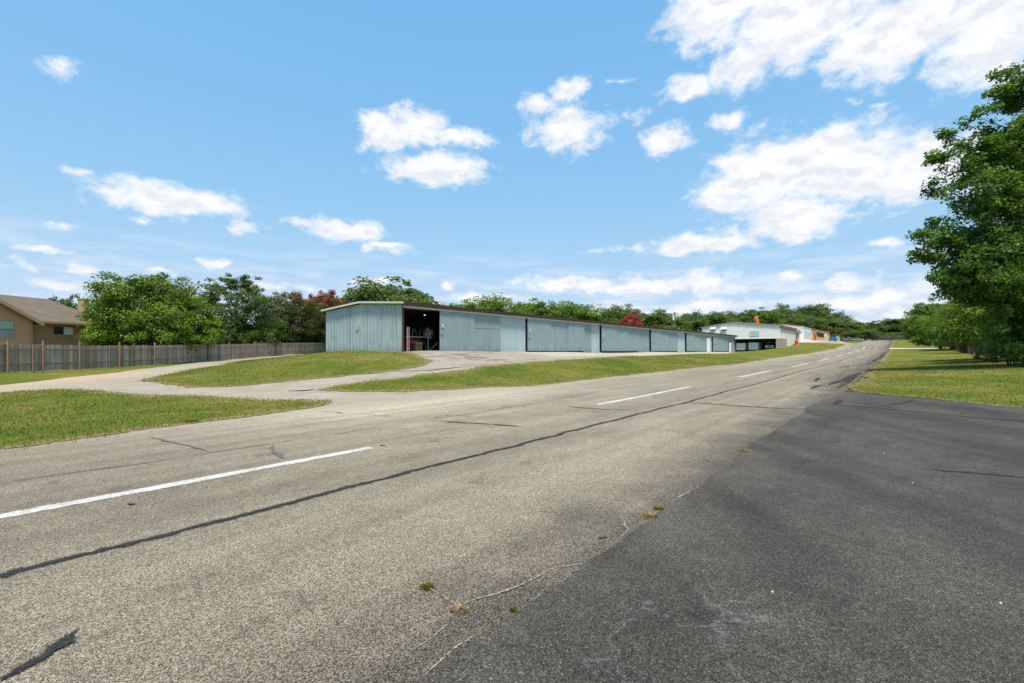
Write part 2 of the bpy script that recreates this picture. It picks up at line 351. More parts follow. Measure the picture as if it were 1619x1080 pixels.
def pickets(name,a,bc,cc):
    m,nt,b,_=mat(name); n=N(nt); v=n.pos(); t=n.attr('tone')
    st=n.noise(n.map(v,(7,7,.5)),1.5,5,.65); bl=n.noise(v,1.2,4,.6)
    f=n.math('ADD',n.math('MULTIPLY',t,.4),n.math('ADD',n.math('MULTIPLY',st,.4),n.math('MULTIPLY',bl,.2)))
    n.link(n.ramp(f,[(.25,a),(.5,bc),(.75,cc)]),b.inputs['Base Color']); b.inputs['Roughness'].default_value=.95; b.inputs['Specular IOR Level'].default_value=.1
    return m
M['picket']=pickets('weathered_pickets',(.14,.11,.082),(.31,.255,.195),(.5,.43,.345))
M['redpicket']=pickets('red_brown_pickets',(.09,.035,.025),(.16,.07,.045),(.22,.11,.07))
M['post']=simple('new_post_wood',(.29,.195,.125),.85,.2,5,streak=(4,4,.5))
M['oldpost']=simple('old_post_wood',(.24,.19,.14),.9,.2,5,streak=(4,4,.5))
M['steel']=simple('steel',(.45,.46,.46),.4,.1,metal=.5)
M['chain']=simple('chain_link',(.12,.13,.11),.6)
M['rubber']=simple('rubber',(.02,.02,.02),.9)
M['orange']=simple('orange_fabric',(.85,.16,.015),.6,.1)
M['redpaint']=simple('red_paint',(.45,.05,.03),.5,.15)
M['bluepaint']=simple('blue_paint',(.02,.16,.5),.35,.1)
M['carwhite']=simple('white_car_paint',(.75,.76,.76),.25,.03,spec=.5)
M['cardark']=simple('dark_car_paint',(.03,.035,.045),.25,.1,spec=.5)
M['carsilver']=simple('silver_car_paint',(.42,.43,.44),.3,.05,spec=.5)
M['bulb_lamp']=simple('x',(.8,.8,.8))
M['cardboard']=simple('cardboard',(.13,.085,.05),.9,.15)
M['wood']=simple('wood_top',(.3,.27,.22),.7,.15)
M['yellow']=simple('yellow_plastic',(.55,.38,.04),.5)
M['orangewall']=simple('orange_wall',(.78,.52,.28),.8,.08)
M['orangedeep']=simple('deep_orange_wall',(.66,.36,.13),.8,.1)
M['cinder']=simple('concrete_block',(.38,.34,.28),.95,.2,4)
M['pole']=simple('pole_wood',(.16,.12,.09),.9,.25,5,streak=(4,4,.4))
M['aluminium']=simple('aluminium',(.6,.62,.62),.35,.05,metal=.6)
def glow():
    m,nt,b,_=mat('lit_bulb'); b.inputs['Emission Color'].default_value=(1,.75,.4,1); b.inputs['Emission Strength'].default_value=1.1; return m
M['bulb']=glow()
def paint():
    m,nt,b,out=mat('worn_white_line_paint'); n=N(nt); P=n.pos()
    vc=n.voro(P,95); nz=n.noise(P,22,4,.7); nb=n.noise(P,2.2,4,.6)
    f=n.math('ADD',n.math('MULTIPLY',vc,.25),n.math('ADD',n.math('MULTIPLY',nz,.5),n.math('MULTIPLY',nb,.35)))
    n.link(n.ramp(f,[(.25,(.66,.66,.64)),(.5,(.57,.57,.54)),(.62,(.36,.34,.3)),(.7,(.2,.18,.15))]),b.inputs['Base Color']); b.inputs['Roughness'].default_value=.75
    n.bump(n.math('MULTIPLY',vc,-1),b,.4,.005); return m
M['paint']=paint()
def tar():
    m,nt,b,out=mat('crack_sealing_tar'); n=N(nt); P=n.pos()
    f=n.noise(P,70,4,.75)
    n.link(n.ramp(f,[(.4,(.012,.012,.012)),(.6,(.03,.028,.026)),(.75,(.1,.095,.085))]),b.inputs['Base Color']); b.inputs['Roughness'].default_value=.8; n.bump(f,b,.6,.006); return m
M['tar']=tar()
M['fadetar']=simple('faded_seam_tar',(.12,.112,.1),.85,.45,30)
M['sand']=simple('sandy_crack_fill',(.34,.275,.19),.95,.45,40)
def ragged(m,scale,lo,hi,gap=None,amp=2.6):
    nt=m.node_tree; n=N(nt); out=[x for x in nt.nodes if x.type=='OUTPUT_MATERIAL'][0]; src=out.inputs[0].links[0].from_socket; P=n.pos()
    v=n.math('ADD',n.attr('edge'),n.math('MULTIPLY',n.math('SUBTRACT',n.noise(P,scale,4,.75),.5),amp))
    if gap: v=n.math('ADD',v,n.math('MULTIPLY',n.math('SUBTRACT',n.noise(P,gap,3,.6),.52),3.2))
    t=nt.nodes.new('ShaderNodeBsdfTransparent'); mx=nt.nodes.new('ShaderNodeMixShader'); n.link(n.rng(v,lo,hi),mx.inputs[0]); n.link(t.outputs[0],mx.inputs[1]); n.link(src,mx.inputs[2]); n.link(mx.outputs[0],out.inputs[0])
ragged(M['tar'],85,.3,.5); ragged(M['fadetar'],60,.25,.8,1.2); ragged(M['sand'],70,.5,1.0,2.0); ragged(M['paint'],90,-.02,.2,None,1.6)
M['pathcon']=simple('pale_concrete_path',(.48,.45,.4),.9,.1)
# ------------------------------------------------------------------ ground sheets
def mesh_obj(name, V, Fc, material, parent=None, smooth=True):
    me=bpy.data.meshes.new(name); me.from_pydata(V,[],Fc); me.materials.append(material)
    if smooth: me.shade_smooth()
    o=bpy.data.objects.new(name,me); COL.objects.link(o)
    if parent: o.parent=parent
    return o
def densify(poly, step):
    out=[]
    for i,(x,y) in enumerate(poly):
        x2,y2=poly[(i+1)%len(poly)]; n=max(1,int(math.hypot(x2-x,y2-y)/step))
        out+=[(x+(x2-x)*j/n,y+(y2-y)*j/n) for j in range(n)]
    return out
def inside(poly, X, Y):
    r=np.zeros(len(X),bool); n=len(poly)
    for i in range(n):
        x1,y1=poly[i]; x2,y2=poly[(i+1)%n]
        if y1==y2: continue
        t=((y1>Y)!=(y2>Y))&(X<(x2-x1)*(Y-y1)/(y2-y1)+x1); r^=t
    return r
def jitter_edge(poly, amp, seed):
    rr=np.random.default_rng(seed); n=len(poly); a=rr.normal(size=(n,2)); 
    a=(a+np.roll(a,1,0)+np.roll(a,-1,0))/1.8
    b=rr.normal(size=(n,2)); 
    for _ in range(10): b=(b+np.roll(b,1,0)+np.roll(b,-1,0))/3
    a=a*.6+b*2.0
    return [(x+amp*a[i,0],y+amp*a[i,1]) for i,(x,y) in enumerate(poly)]
def sheet(name, poly, off, material, step=1.0, estep=.5, jit=0, seed=1, lattice=None):
    poly=densify(poly,estep)
    if jit: poly=jitter_edge(poly,jit,seed)
    P=np.array(poly); pp=P[:,0]*CO-P[:,1]*SI; ss=P[:,0]*SI+P[:,1]*CO
    # lattice in the runway frame, coarser far away
    gs=[]; s0=math.floor(ss.min()); 
    s=s0
    while s<ss.max():
        st=step if s<60 else step*3
        p=np.arange(math.floor(pp.min()),pp.max(),step if s<60 else step*2)
        gs.append(np.c_[p,np.full(len(p),s)]); s+=st
    gs=np.concatenate(gs); gx=gs[:,0]*CO+gs[:,1]*SI; gy=-gs[:,0]*SI+gs[:,1]*CO
    ins=inside(poly,gx,gy); gx,gy=gx[ins],gy[ins]
    # drop lattice points too close to the border
    keep=np.ones(len(gx),bool)
    for i in range(0,len(gx),2000):
        d=((gx[i:i+2000,None]-P[:,0])**2+(gy[i:i+2000,None]-P[:,1])**2).min(1); keep[i:i+2000]=d>(.2*step)**2
    pts=[Vector(q) for q in poly]+[Vector(q) for q in zip(gx[keep],gy[keep])]
    n=len(poly)
    v,e,f,_,_,_=delaunay_2d_cdt(pts,[(i,(i+1)%n) for i in range(n)],[],1,1e-5)
    if not f:
        v,e,f,_,_,_=delaunay_2d_cdt(pts,[],[list(range(n))],1,1e-5)
    vx=np.array([(q.x,q.y) for q in v]); z=terr(vx[:,0],vx[:,1])+off
    cen=np.array([[sum(v[i].x for i in t)/3,sum(v[i].y for i in t)/3] for t in f])
    ok=inside(poly,cen[:,0],cen[:,1])
    fs=[]
    for t,k in zip(f,ok):
        if not k: continue
        a,b2,c2=[v[i] for i in t]
        fs.append(t if (b2-a).cross(c2-a)>0 else t[::-1])
    o=mesh_obj(name,np.c_[vx,z].tolist(),fs,material); o['kind']='structure'
    if name=='lawn':
        dd_=np.array([((vx[i:i+500,None,:]-P[None])**2).sum(-1).min(1) for i in range(0,len(vx),500)],dtype=object); dd_=np.concatenate([np.asarray(q,float) for q in dd_])
        a_=o.data.attributes.new('edge','FLOAT','POINT'); a_.data.foreach_set('value',np.clip(np.sqrt(dd_)/.9,0,1).astype(np.float32))
    return o,poly
# base ground: one sheet to the horizon
gp=np.concatenate([-64-np.geomspace(2500,6,22),np.arange(-64,50.1,1.5),50+np.geomspace(6,2500,22)])
gs_=np.concatenate([-40-np.geomspace(2000,6,20),np.arange(-40,340.1,2.5),340+np.geomspace(6,2500,22)])
PP,SS=np.meshgrid(gp,gs_); gx=(PP*CO+SS*SI).ravel(); gy=(-PP*SI+SS*CO).ravel(); gz=terr(gx,gy)-.075
nw=len(gp); fc=[(j*nw+i,j*nw+i+1,(j+1)*nw+i+1,(j+1)*nw+i) for j in range(len(gs_)-1) for i in range(nw-1)]
tag(mesh_obj('ground',np.c_[gx,gy,gz].tolist(),fc,M['ground']),kind='structure')
# runway
rw=[PS(-12.0,-38),PS(-12.0,8)]+[PS(-12.0,20)]+[PS(-11.8,s) for s in (40,70,104,150)]+[PS(-11.4,205),PS(-11,305)]+[PS(-1.5,305),PS(-1.45,200),PS(-1.5,100),PS(-1.5,23)]+[PS(-1.5,6),PS(-1.55,-38)]
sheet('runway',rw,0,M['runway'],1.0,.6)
padedge=GL([(657,1077),(700,1043),(783,987),(873,927),(924,890),(994,843),(1080,785),(1170,720),(1207,693),(1280,642),(1338,618)])
pad=[PS(-1.75,-38)]+[PS(-1.72,-6)]+padedge+GL([(1400,625),(1480,631.5),(1560,639),(1619,645),(1750,660),(2100,700)])+[(40,8),(40,-30)]
sheet('side_apron',pad,.006,M['pad'],1.0,.3,.045,3)
# driveway / yard paving
dr=[PS(-11.6,-38)]+[PS(-11.6,s) for s in (0,40,80,112)]+[PS(-17,112),PS(-26,106),PS(-26,60),PS(-26,22),PS(-33.5,21)]+GL([(515,557.6),(480,559.6),(420,563.3),(350,569.7),(300,574.7),(250,580.6),(187,588.6),(100,597.5),(0,609),(-60,617),(-200,640)])+[(-36,10),PS(-36,-38)]
sheet('driveway',dr,-.006,M['drive'],1.0,.6,.06,5)
# lawns
lawn_polys=[]
def lawn(pts, off=.012, jit=.14, seed=1, name='lawn'):
    o,poly=sheet(name,pts,off,M['lawn'],1.0,.35,jit,seed); lawn_polys.append(poly); return o
lawn(GL([(-60,627),(0,621.5),(60,616.5),(100,615),(160,617.5),(250,625),(350,629),(450,631.5),(515,633),(526,637),(515,642),(470,650),(400,658),(300,672),(200,684),(100,695),(0,708),(-150,729)])+[PS(-12.0,-3),PS(-12,-38),PS(-34,-38),(-33,14)],seed=2)
lawn(GL([(231,600),(262,592),(300,584.5),(350,577.5),(420,567),(470,561.5),(505,558)])+[PS(-34.6,21.5),PS(-34.3,19.7),PS(-25.2,19.7)]+GL([(655,557.6),(668,562),(676,571),(660,579),(600,590),(520,598),(430,606.5),(350,611),(290,612),(245,607)]),seed=3)
lawn(GL([(490,616.5),(540,609),(600,601),(711,586.5),(767,578.5),(850,571.5),(943,566),(1035,562.3),(1150,559)])+[PS(-26,106),PS(-31,120),PS(-50,120),PS(-50,147.5),PS(-23.9,147.5)]+[PS(-22,175),PS(-17,176),PS(-11.9,172)]+[PS(-11.7,150),PS(-11.6,104),PS(-11.6,70)]+GL([(1124,579),(1050,588),(943,599.6),(850,609.5),(757,615),(680,618),(600,619.3),(540,618.5)]),seed=4)
lawn(GL([(1341,618.5),(1400,624.5),(1480,631),(1560,638.5),(1619,644.5),(1750,659),(2100,699)])+[(60,20)]+[PS(35,40),PS(45,150),PS(45,300),PS(-1.4,303),PS(-1.35,200),PS(-1.4,100),PS(-1.4,40)],seed=6)
# far lawn, forecourt of the far buildings and the concrete path
sheet('forecourt',[PS(-11.5,172),PS(-11.5,180),PS(-13,205),PS(-13,262),PS(-24.6,262),PS(-24.6,178),PS(-20,176.5)],-.006,M['drive'],2,1.0)
lawn([PS(-11.2,182),PS(-11.0,300),PS(-20,300),PS(-20,255),PS(-14.5,215)],seed=8)
pth=GL([(1411,551.8),(1503,551.0)]); (ax,ay),(bx,by)=pth
pa,pb=toPS(ax,ay),toPS(bx,by)
sheet('footpath',[PS(-1.5,pa[1]),PS(pb[0]+1,pb[1]),PS(pb[0]+1,pb[1]+3.4),PS(-1.5,pa[1]+3.2)],.04,M['pathcon'],1,.5)
# ------------------------------------------------------------------ marks and seams on the paving
def ribbon(name, line, width, material, off=.006, wob=.25, lat=0, step=.12, seed=1, taper=False):
    rr=np.random.default_rng(seed); P=[]
    for (x1,y1),(x2,y2) in zip(line[:-1],line[1:]):
        d=math.hypot(x2-x1,y2-y1); st=step*max(1,math.hypot(x1,y1)/12); n=max(1,int(d/st))
        P+=[(x1+(x2-x1)*i/n,y1+(y2-y1)*i/n) for i in range(n)]
    P.append(line[-1]); P=np.array(P); n=len(P)
    d=np.gradient(P,axis=0); d/=np.linalg.norm(d,axis=1)[:,None]+1e-9; nn=np.c_[-d[:,1],d[:,0]]
    lo=rr.normal(size=n); 
    for _ in range(12): lo=np.convolve(np.pad(lo,1,'edge'),[.33,.34,.33],'valid')
    P=P+nn*(lo*lat*3)[:,None]
    w1=width/2*(1+wob*rr.normal(size=n)); w2=width/2*(1+wob*rr.normal(size=n))
    if taper:
        tp=np.minimum(1,np.minimum(np.arange(n),np.arange(n)[::-1])/max(1,.25*n))*.85+.15; w1*=tp; w2*=tp
    V=[]; E=[]; K=5
    for j in range(K):
        f=1-2*j/(K-1); q=P+nn*(np.where(f>0,w1,w2)*f*1.35)[:,None]
        V+=np.c_[q,terr(q[:,0],q[:,1])+off].tolist(); E+=[1-abs(f)]*n
    o=mesh_obj(name,V,[(j*n+n+i,j*n+n+i+1,j*n+i+1,j*n+i) for j in range(K-1) for i in range(n-1)],material); o['kind']='structure'
    at_=o.data.attributes.new('edge','FLOAT','POINT'); at_.data.foreach_set('value',np.array(E,np.float32)); return o
PC=-6.79
for i,(s0,s1) in enumerate([(-6,4.75),(12.5,20.5),(28.6,37),(45.3,54.8),(63,72.6),(80.8,93),(103,113.5),(123.5,137.5),(149,163),(174,189),(203,220)]):
    ribbon('centreline_dash',[PS(PC,s) for s in (s0,(s0+s1)/2,s1)],.16,M['paint'],.006,.06,0,.08,20+i)
ribbon('tar_seam',[PS(-5.02,-30),PS(-5.0,0),PS(-5.03,8),PS(-4.98,14),PS(-5.0,25),PS(-5.05,60),PS(-5.0,120),PS(-5.0,200)],.105,M['tar'],.007,.28,.02,.06,3)
ribbon('faded_seam',[PS(-8.45,-30),PS(-8.4,0),PS(-8.45,4.5)],.07,M['fadetar'],.005,.4,.03,.1,4)
ribbon('faded_seam',[PS(-8.4,4.5),PS(-8.5,10),PS(-8.4,30),PS(-8.5,60),PS(-8.4,150)],.05,M['fadetar'],.005,.5,.05,.15,5)
for k,(pts,w,mt) in enumerate([
    ([(690,665),(740,669.5),(790,672),(832,676)],.08,'tar'),
    ([(662,664),(690,660),(722,655)],.05,'fadetar'),
    ([(895,642),(925,646),(1000,649.5)],.09,'tar'),
    ([(238,691),(260,697),(300,705),(335,714)],.06,'fadetar'),
    ([(425,703),(433,716),(450,725)],.12,'fadetar'),
    ([(650,661),(560,655),(500,650)],.05,'fadetar'),
    ([(1082,636),(1150,641),(1210,645),(1270,648)],.11,'tar'),
    ([(1282,640),(1370,644),(1440,651),(1530,660),(1619,667),(1750,680)],.14,'tar'),
    ([(1322,641),(1330,634),(1335,633)],.16,'tar'),
    ([(1395,642),(1430,638),(1445,635),(1447,631)],.1,'tar'),
    ([(1455,742),(1500,747),(1560,749),(1640,756)],.075,'tar'),
    ([(-10,1080),(30,1058),(70,1040),(100,1020),(118,1004),(129,994)],.075,'tar'),
    ([(1282,615),(1297,609)],.2,'tar'),([(1310,609),(1335,600),(1358,590)],.3,'tar'),([(1325,614),(1345,600),(1362,588)],.25,'tar'),
    ([(1370,578),(1390,566),(1402,556)],.3,'tar'),([(1328,582),(1345,578)],.25,'tar'),([(1290,603),(1295,597)],.2,'tar'),
    ([(455,618),(480,617.5),(500,616)],.2,'tar'),
    ([(600,588),(680,586),(740,579)],.12,'tar'),
    ([(700,607),(820,602),(950,592)],.05,'fadetar')]):
    ribbon('tar_seam' if mt=='tar' else 'faded_seam',GL(pts),w,M[mt],.012,.5,.03,.05,40+k,True)
for k,(pts,w) in enumerate([
    ([(540,875),(590,895),(640,915),(665,925),(705,952),(720,966)],.022),
    ([(720,966),(745,956),(785,942),(830,924),(880,899),(922,889)],.02),
    ([(922,889),(950,872),(985,850),(994,838),(985,825),(965,812)],.022),
    ([(657,1078),(700,1043),(745,1012),(783,987)],.018),
    ([(720,966),(708,990),(690,1010),(650,1035)],.014),
    ([(800,815),(850,808),(900,806)],.014),([(960,815),(1000,830)],.012),
    ([(480,830),(520,855),(545,875)],.016),([(0,930),(40,945),(35,980)],.012),([(1010,828),(1080,783),(1120,755)],.016)]):
    ribbon('sandy_crack',GL(pts),w,M['sand'],.011,.7,.015,.02,80+k,True)
# ------------------------------------------------------------------ leaf and blade meshes
def quads_obj(name, C, U, V, tone, material, parent=None, fold=None):
    """one rhombus per row: centre C, long half axis U, short half axis V"""
    n=len(C); Q=np.empty((n,4,3),np.float32)
    Q[:,0]=C-U; Q[:,1]=C-V*1.0; Q[:,2]=C+U; Q[:,3]=C+V
    if fold is not None: Q[:,1]+=fold; Q[:,3]+=fold
    me=bpy.data.meshes.new(name); me.vertices.add(4*n); me.vertices.foreach_set('co',Q.ravel())
    me.loops.add(4*n); me.loops.foreach_set('vertex_index',np.arange(4*n,dtype=np.int32))
    me.polygons.add(n); me.polygons.foreach_set('loop_start',np.arange(0,4*n,4,dtype=np.int32))
    try: me.polygons.foreach_set('loop_total',np.full(n,4,np.int32))
    except Exception: pass
    a=me.attributes.new('tone','FLOAT','FACE'); a.data.foreach_set('value',np.asarray(tone,np.float32))
    me.update(calc_edges=True); me.materials.append(material)
    o=bpy.data.objects.new(name,me); COL.objects.link(o)
    if parent: o.parent=parent
    return o
def unit(a): return a/(np.linalg.norm(a,axis=1)[:,None]+1e-9)
def leaves(cent, crad, n, size, out_c, rr, flat=.7, up=.5, outw=.5, tone_sd=.16, aspect=.5):
    """n leaves per clump around clump centres"""
    k=len(cent); idx=np.repeat(np.arange(k),n); m=len(idx)
    g=rr.normal(size=(m,3)); g=unit(g)*(rr.random((m,1))**.45); g[:,2]*=flat
    C=cent[idx]+g*crad[idx,None]
    nrm=unit(unit(C-out_c)*outw+np.array([0,0,up])+rr.normal(size=(m,3))*.55)
    t=unit(np.cross(nrm,rr.normal(size=(m,3)))); b=np.cross(nrm,t)
    sz=size*(.5+1.0*rr.random(m)**1.3)
    U=t*(sz/2)[:,None]; V=b*(sz*aspect/2)[:,None]
    ct=rr.normal(size=k)*tone_sd
    tone=np.clip(.45+ct[idx]+rr.normal(size=m)*.15,0,1)
    return C,U,V,tone,nrm*(sz*.12)[:,None]
def clumps(blobs, per, rr, shell=.45, zmin=None):
    cs=[];rs=[]
    for (x,y,z,rx,ry,rz) in blobs:
        n=max(3,int(per*(rx*ry*rz)**(2/3)/1.0)); g=unit(rr.normal(size=(n,3)))*(rr.random((n,1))**shell)
        cs.append(np.array([x,y,z])+g*np.array([rx,ry,rz])); rs.append(np.full(n,(rx*ry*rz)**(1/3)))
    cs=np.concatenate(cs); rs=np.concatenate(rs)
    if zmin is not None: k=cs[:,2]>zmin; cs,rs=cs[k],rs[k]
    return cs,rs
def trunk_mesh(H, r0, targets, rr, stems=1, lean=.05, forkz=.35):
    mb=MB()
    for s_ in range(stems):
        a=2*math.pi*s_/stems+rr.random()*.8; sp=0 if stems==1 else .12*H
        pts=[];rad=[]
        for i in range(6):
            t=i/5; pts.append((math.cos(a)*sp*t+rr.normal()*lean*t*H*.25+(0 if stems==1 else math.cos(a)*.12),math.sin(a)*sp*t+rr.normal()*lean*t*H*.25+(0 if stems==1 else math.sin(a)*.12),H*.75*t-.15)); rad.append(r0*(1.25 if i==0 else 1)*(1-.75*t)/(1 if stems==1 else 1.7))
        mb.tube(pts,rad,8)
        tg=targets[s_::stems]
        for q in tg:
            t0=forkz+.5*rr.random()*(min(1,q[2]/H)); j=min(4,int(t0*5)); f=t0*5-j
            a0=np.array(pts[j])*(1-f)+np.array(pts[j+1])*f; r_=(rad[j]*(1-f)+rad[j+1]*f)*.5
            if a0[2]>q[2]+.5: a0=np.array(pts[1])
            mid=(a0+q)/2+np.array([rr.normal()*.06*H,rr.normal()*.06*H,.05*H]); mid2=(mid+q)/2+rr.normal(size=3)*.03*H
            mb.tube([a0,mid,mid2,q],[r_,r_*.65,r_*.4,r_*.12],5)
    return mb
def make_tree(name, label, cat, loc, blobs, leafm, size, per, nl, H, r0, seed, crf=.3, flat=.65, up=.5, outw=.5, shell=.45, stems=1, limbs=14, zmin=.3, extra=None, group=None, forkz=.3, aspect=.5, tone_sd=.16):
    rr=np.random.default_rng(seed); root=empty(name,loc,0,label,cat,group)
    cs,rs=clumps(blobs,per,rr,shell,zmin); cen=np.mean([b[:3] for b in blobs],0)
    C,U,V,t,fo=leaves(cs,rs*crf*(.7+.6*rr.random(len(rs))),nl,size,cen-np.array([0,0,.3*H*.3]),rr,flat,up,outw,tone_sd,aspect)
    quads_obj('crown',C,U,V,t,M[leafm],root,fo)
    sel=cs[rr.permutation(len(cs))[:limbs]]
    trunk_mesh(H,r0,list(sel),rr,stems,forkz=forkz).build('trunk',M['bark'],root,True)
    if extra: extra(root,rr,cs,rs,cen)
    return root
def ground_at(x,y): return Vector((x,y,tz(x,y)-.03))
# --- bright tree behind the left fence
x,y=-37.6,50
make_tree('leafy_tree','broad bright green tree leaning over the grey picket fence beside the tan house','tree',ground_at(x,y),
  [(0,0,5.0,4.4,4.5,3.6),(-3.2,.5,4.4,3.2,3.6,3.2),(3.6,-.3,4.0,3.4,3.5,3.0),(-1.4,-1,7.0,3.0,3.0,2.3),(1.8,.3,6.9,3.0,3.0,2.3),(5.2,0,3.3,2.0,2.2,2.3),(-4.5,0,3.8,1.8,2.2,2.6),(0,-1.5,3.0,5.0,3,2.2)],
  'leaf_bright',.25,9,100,9.6,.3,21,.3,.55,.45,.6,.33,limbs=22,tone_sd=.24)
x,y=-38.5,67
make_tree('leafy_tree','dark open-topped tree between the bright green tree and the reddish crape myrtles','tree',ground_at(x,y),
  [(0,0,6.2,4.4,4.2,4.0),(-1.8,0,9.2,2.4,2.2,2.0),(1.9,0,9.6,2.4,2.2,2.1),(.2,0,10.6,1.8,1.7,1.4),(3.4,0,7.0,2.6,2.6,2.6),(-3.6,0,7.6,2.2,2.2,2.2),(0,0,3.2,4.6,4,2.4),(4.2,0,3.6,2.4,2.4,2.4)],
  'leaf_dark',.30,6.5,62,11.8,.28,22,.3,.5,.4,.5,.4,limbs=26)
def blossoms(zfrac, n, xr=(-9,9)):
    def fn(root,rr,cs,rs,cen):
        top=cs[(cs[:,2]>np.quantile(cs[:,2],zfrac))&(cs[:,0]>xr[0])&(cs[:,0]<xr[1])]
        top=top+np.array([0,0,.35]); C,U,V,t,fo=leaves(top,np.full(len(top),.55),n,.23,cen,rr,.8,.5,.5,.15)
        quads_obj('blossom',C,U,V,t,M['leaf_red'],root,fo)
    return fn
x,y=-38.2,83
make_tree('crape_myrtle','multi-stemmed dull olive crape myrtle with a few rusty tips behind the fence','tree',ground_at(x,y),
  [(0,0,7.5,4.0,3.6,2.8),(-2.4,0,6.2,3.0,3,2.6),(2.6,0,7.2,3.0,3,2.6),(0,0,4.4,4.6,4,2.4),(-.5,0,9.3,2.8,2.6,1.6)],
  'leaf_myrtle',.26,8,75,10,.2,23,.3,.6,.5,.5,.4,stems=5,limbs=30,extra=blossoms(.8,22,(-1,5)))
x,y=-34.6,90
make_tree('crape_myrtle','crape myrtle crowned with bright red blossom just left of the blue hangar','tree',ground_at(x,y),
  [(0,0,7.4,4.2,3.6,3.0),(-2.4,0,8.4,2.8,2.6,2.2),(2.6,0,6.8,3.0,3,2.6),(0,0,4.2,4.6,4,2.6),(.3,0,9.8,2.6,2.4,1.5)],
  'leaf_myrtle',.26,8,70,10.6,.2,24,.3,.6,.5,.5,.4,stems=5,limbs=30,extra=blossoms(.5,85))
# --- base stock for the more distant trees
def stock(seed, leafm, per, nl, size, w=1.0, spread=1.0, holes=.45, name='oak_tree', extra=None):
    rr=np.random.default_rng(seed); bl=[]
    for i in range(9):
        a=rr.random()*6.28; d=(2.6*rr.random()**.6)*spread; z=4.2+rr.random()*3.2-(d*.35)
        r=1.5+rr.random()*1.1; bl.append((math.cos(a)*d,math.sin(a)*d,z,r*1.15,r*1.15,r*.85))
    bl+= [(0,0,4.6,3.2,3.2,2.6),(1.6,0,2.4,2.6,2.8,1.9),(-1.7,.4,2.5,2.6,2.8,1.9)]
    return make_tree(name,'x','tree',(0,0,-500),bl,leafm,size,per,nl,7.4,.28,seed,.36,.6,.5,.55,holes,limbs=16,extra=extra)
STK={}
def far_tree(kind, label, u, vtop, Y, wpx, name='oak_tree', hscale=None, base=None):
    """a stock tree at depth Y whose crown spans wpx photo pixels and tops out at photo height vtop"""
    if kind not in STK:
        k={'o1':(31,'leaf_oak'),'o2':(32,'leaf_oak'),'m1':(33,'leaf_mid'),'m2':(34,'leaf_mid'),'b1':(35,'leaf_bright'),'d1':(36,'leaf_dark'),'d2':(37,'leaf_dark'),'r1':(38,'leaf_red'),'d3':(39,'leaf_dark'),'o3':(40,'leaf_oak')}[kind]
        root=stock(k[0],k[1],7,52,.34); STK[kind]=root; root['_used']=0
        me=[ch for ch in root.children if ch.name.startswith('crown')][0].data
        co=np.empty(len(me.vertices)*3,np.float32); me.vertices.foreach_get('co',co); co=co.reshape(-1,3)
        root['_w']=float(np.quantile(np.abs(co[:,0]),.985)*2); root['_h']=float(np.quantile(co[:,2],.998))
    src=STK[kind]
    t=src if not src['_used'] else copy_tree(src)
    src['_used']=1
    x=(u-CX)/F*Y; zb=tz(x,Y) if base is None else base; top=CAM-(vtop-HZ)/F*Y
    sx=wpx/F*Y/src['_w']; sz=max(.3,(top-zb)/src['_h'])
    t.name=name; t.location=(x,Y,zb-.1); t.scale=(sx,sx,sz); t.rotation_euler=(0,0,random.random()*6.28)
    t['label']=label; t['category']='tree'
    if '_used' in t and t is not src: del t['_used']; 
    return t
FT=[('o3','small olive tree peeping over the brown shingle roof of the tan house',97,466,75,44),
('o1','big spreading live oak rising behind the pale end of the blue hangar',597,446,100,125),
('o2','lower grey-green oak behind the open hangar bay',668,462,98,95),
('m1','olive tree rising behind the second sliding door of the blue hangar',741,476,95,64),
('b1','yellow-green young tree behind the blue hangar roof',775,469,100,60),
('m2','small bushy tree in the dip of the treeline behind the hangar',815,485,100,50),
('m1','mid-green tree behind the third hangar bay with a pale edge',850,474,110,70),
('m2','rounded leafy green tree above the hangar roof left of the bright one',885,476,108,60),
('b1','bright green billowing tree behind the middle of the blue hangar',912,480,112,62),
('o2','dull olive tree right of the bright billowing tree behind the hangar',948,487,115,60),
('o1','green tree directly left of the red crape myrtle behind the hangar',982,485,125,55),
('r1','low round red crape myrtle showing above the hangar roof',1002,496,105,46),
('d1','dark wide tree right of the red crape myrtle behind the hangar',1042,492,130,66),
('d2','dark tree just right of the utility pole',1092,494,172,58),
('o1','oak between the utility pole and the white hangar',1125,495,190,52),
('o3','pale olive oak over the left half of the white hangar roof',1160,491,195,62),
('m1','green oak directly behind the orange windsock',1196,488,200,58),
('m2','shorter green tree filling the gap behind the windsock',1222,500,205,44),
('o2','tall round dark oak right of the windsock above the white hangar',1247,480,215,50),
('o1','tall dark oak beside the round one above the small white building',1286,481,222,52),
('d2','dark low oak above the orange building',1322,494,225,56),
('d1','dark dense oak behind the small white building',1262,497,205,70),
('d2','dark oak behind the orange-fronted building',1300,500,208,66),
('d1','dark oak over the blue vehicle',1338,508,215,40),
('o3','first grey-green tree behind the far chain-link fence',1362,508,285,52),
('o1','middle tree behind the far end of the runway',1388,512,290,50),
('d2','dark tree behind the far end of the runway on the right',1412,504,288,56),
('d3','dark tree at the far right corner of the chain-link fence',1436,503,280,44),
('d1','low dark tree at the far left end of the chain-link fence',1350,516,280,36),
('m1','feathery tree near the far end of the right lawn',1462,476,150,62),
('m2','pale green bushy tree beside the far path',1452,498,140,50),
('b1','yellow-green shrub tree where the path meets the red fence',1487,497,110,58),
('m1','mid green tree between the path and the tall right-hand tree',1505,478,95,66),
('d3','dark bushy tree behind the red fence',1540,470,75,90),
]
FT[1]=FT[1][:2]+(597,449,100,150); FT[2]=FT[2][:2]+(672,460,98,125)
FT.append(('o3','rounded oak between the big live oak and the lower grey-green oak behind the hangar',638,451,104,95))
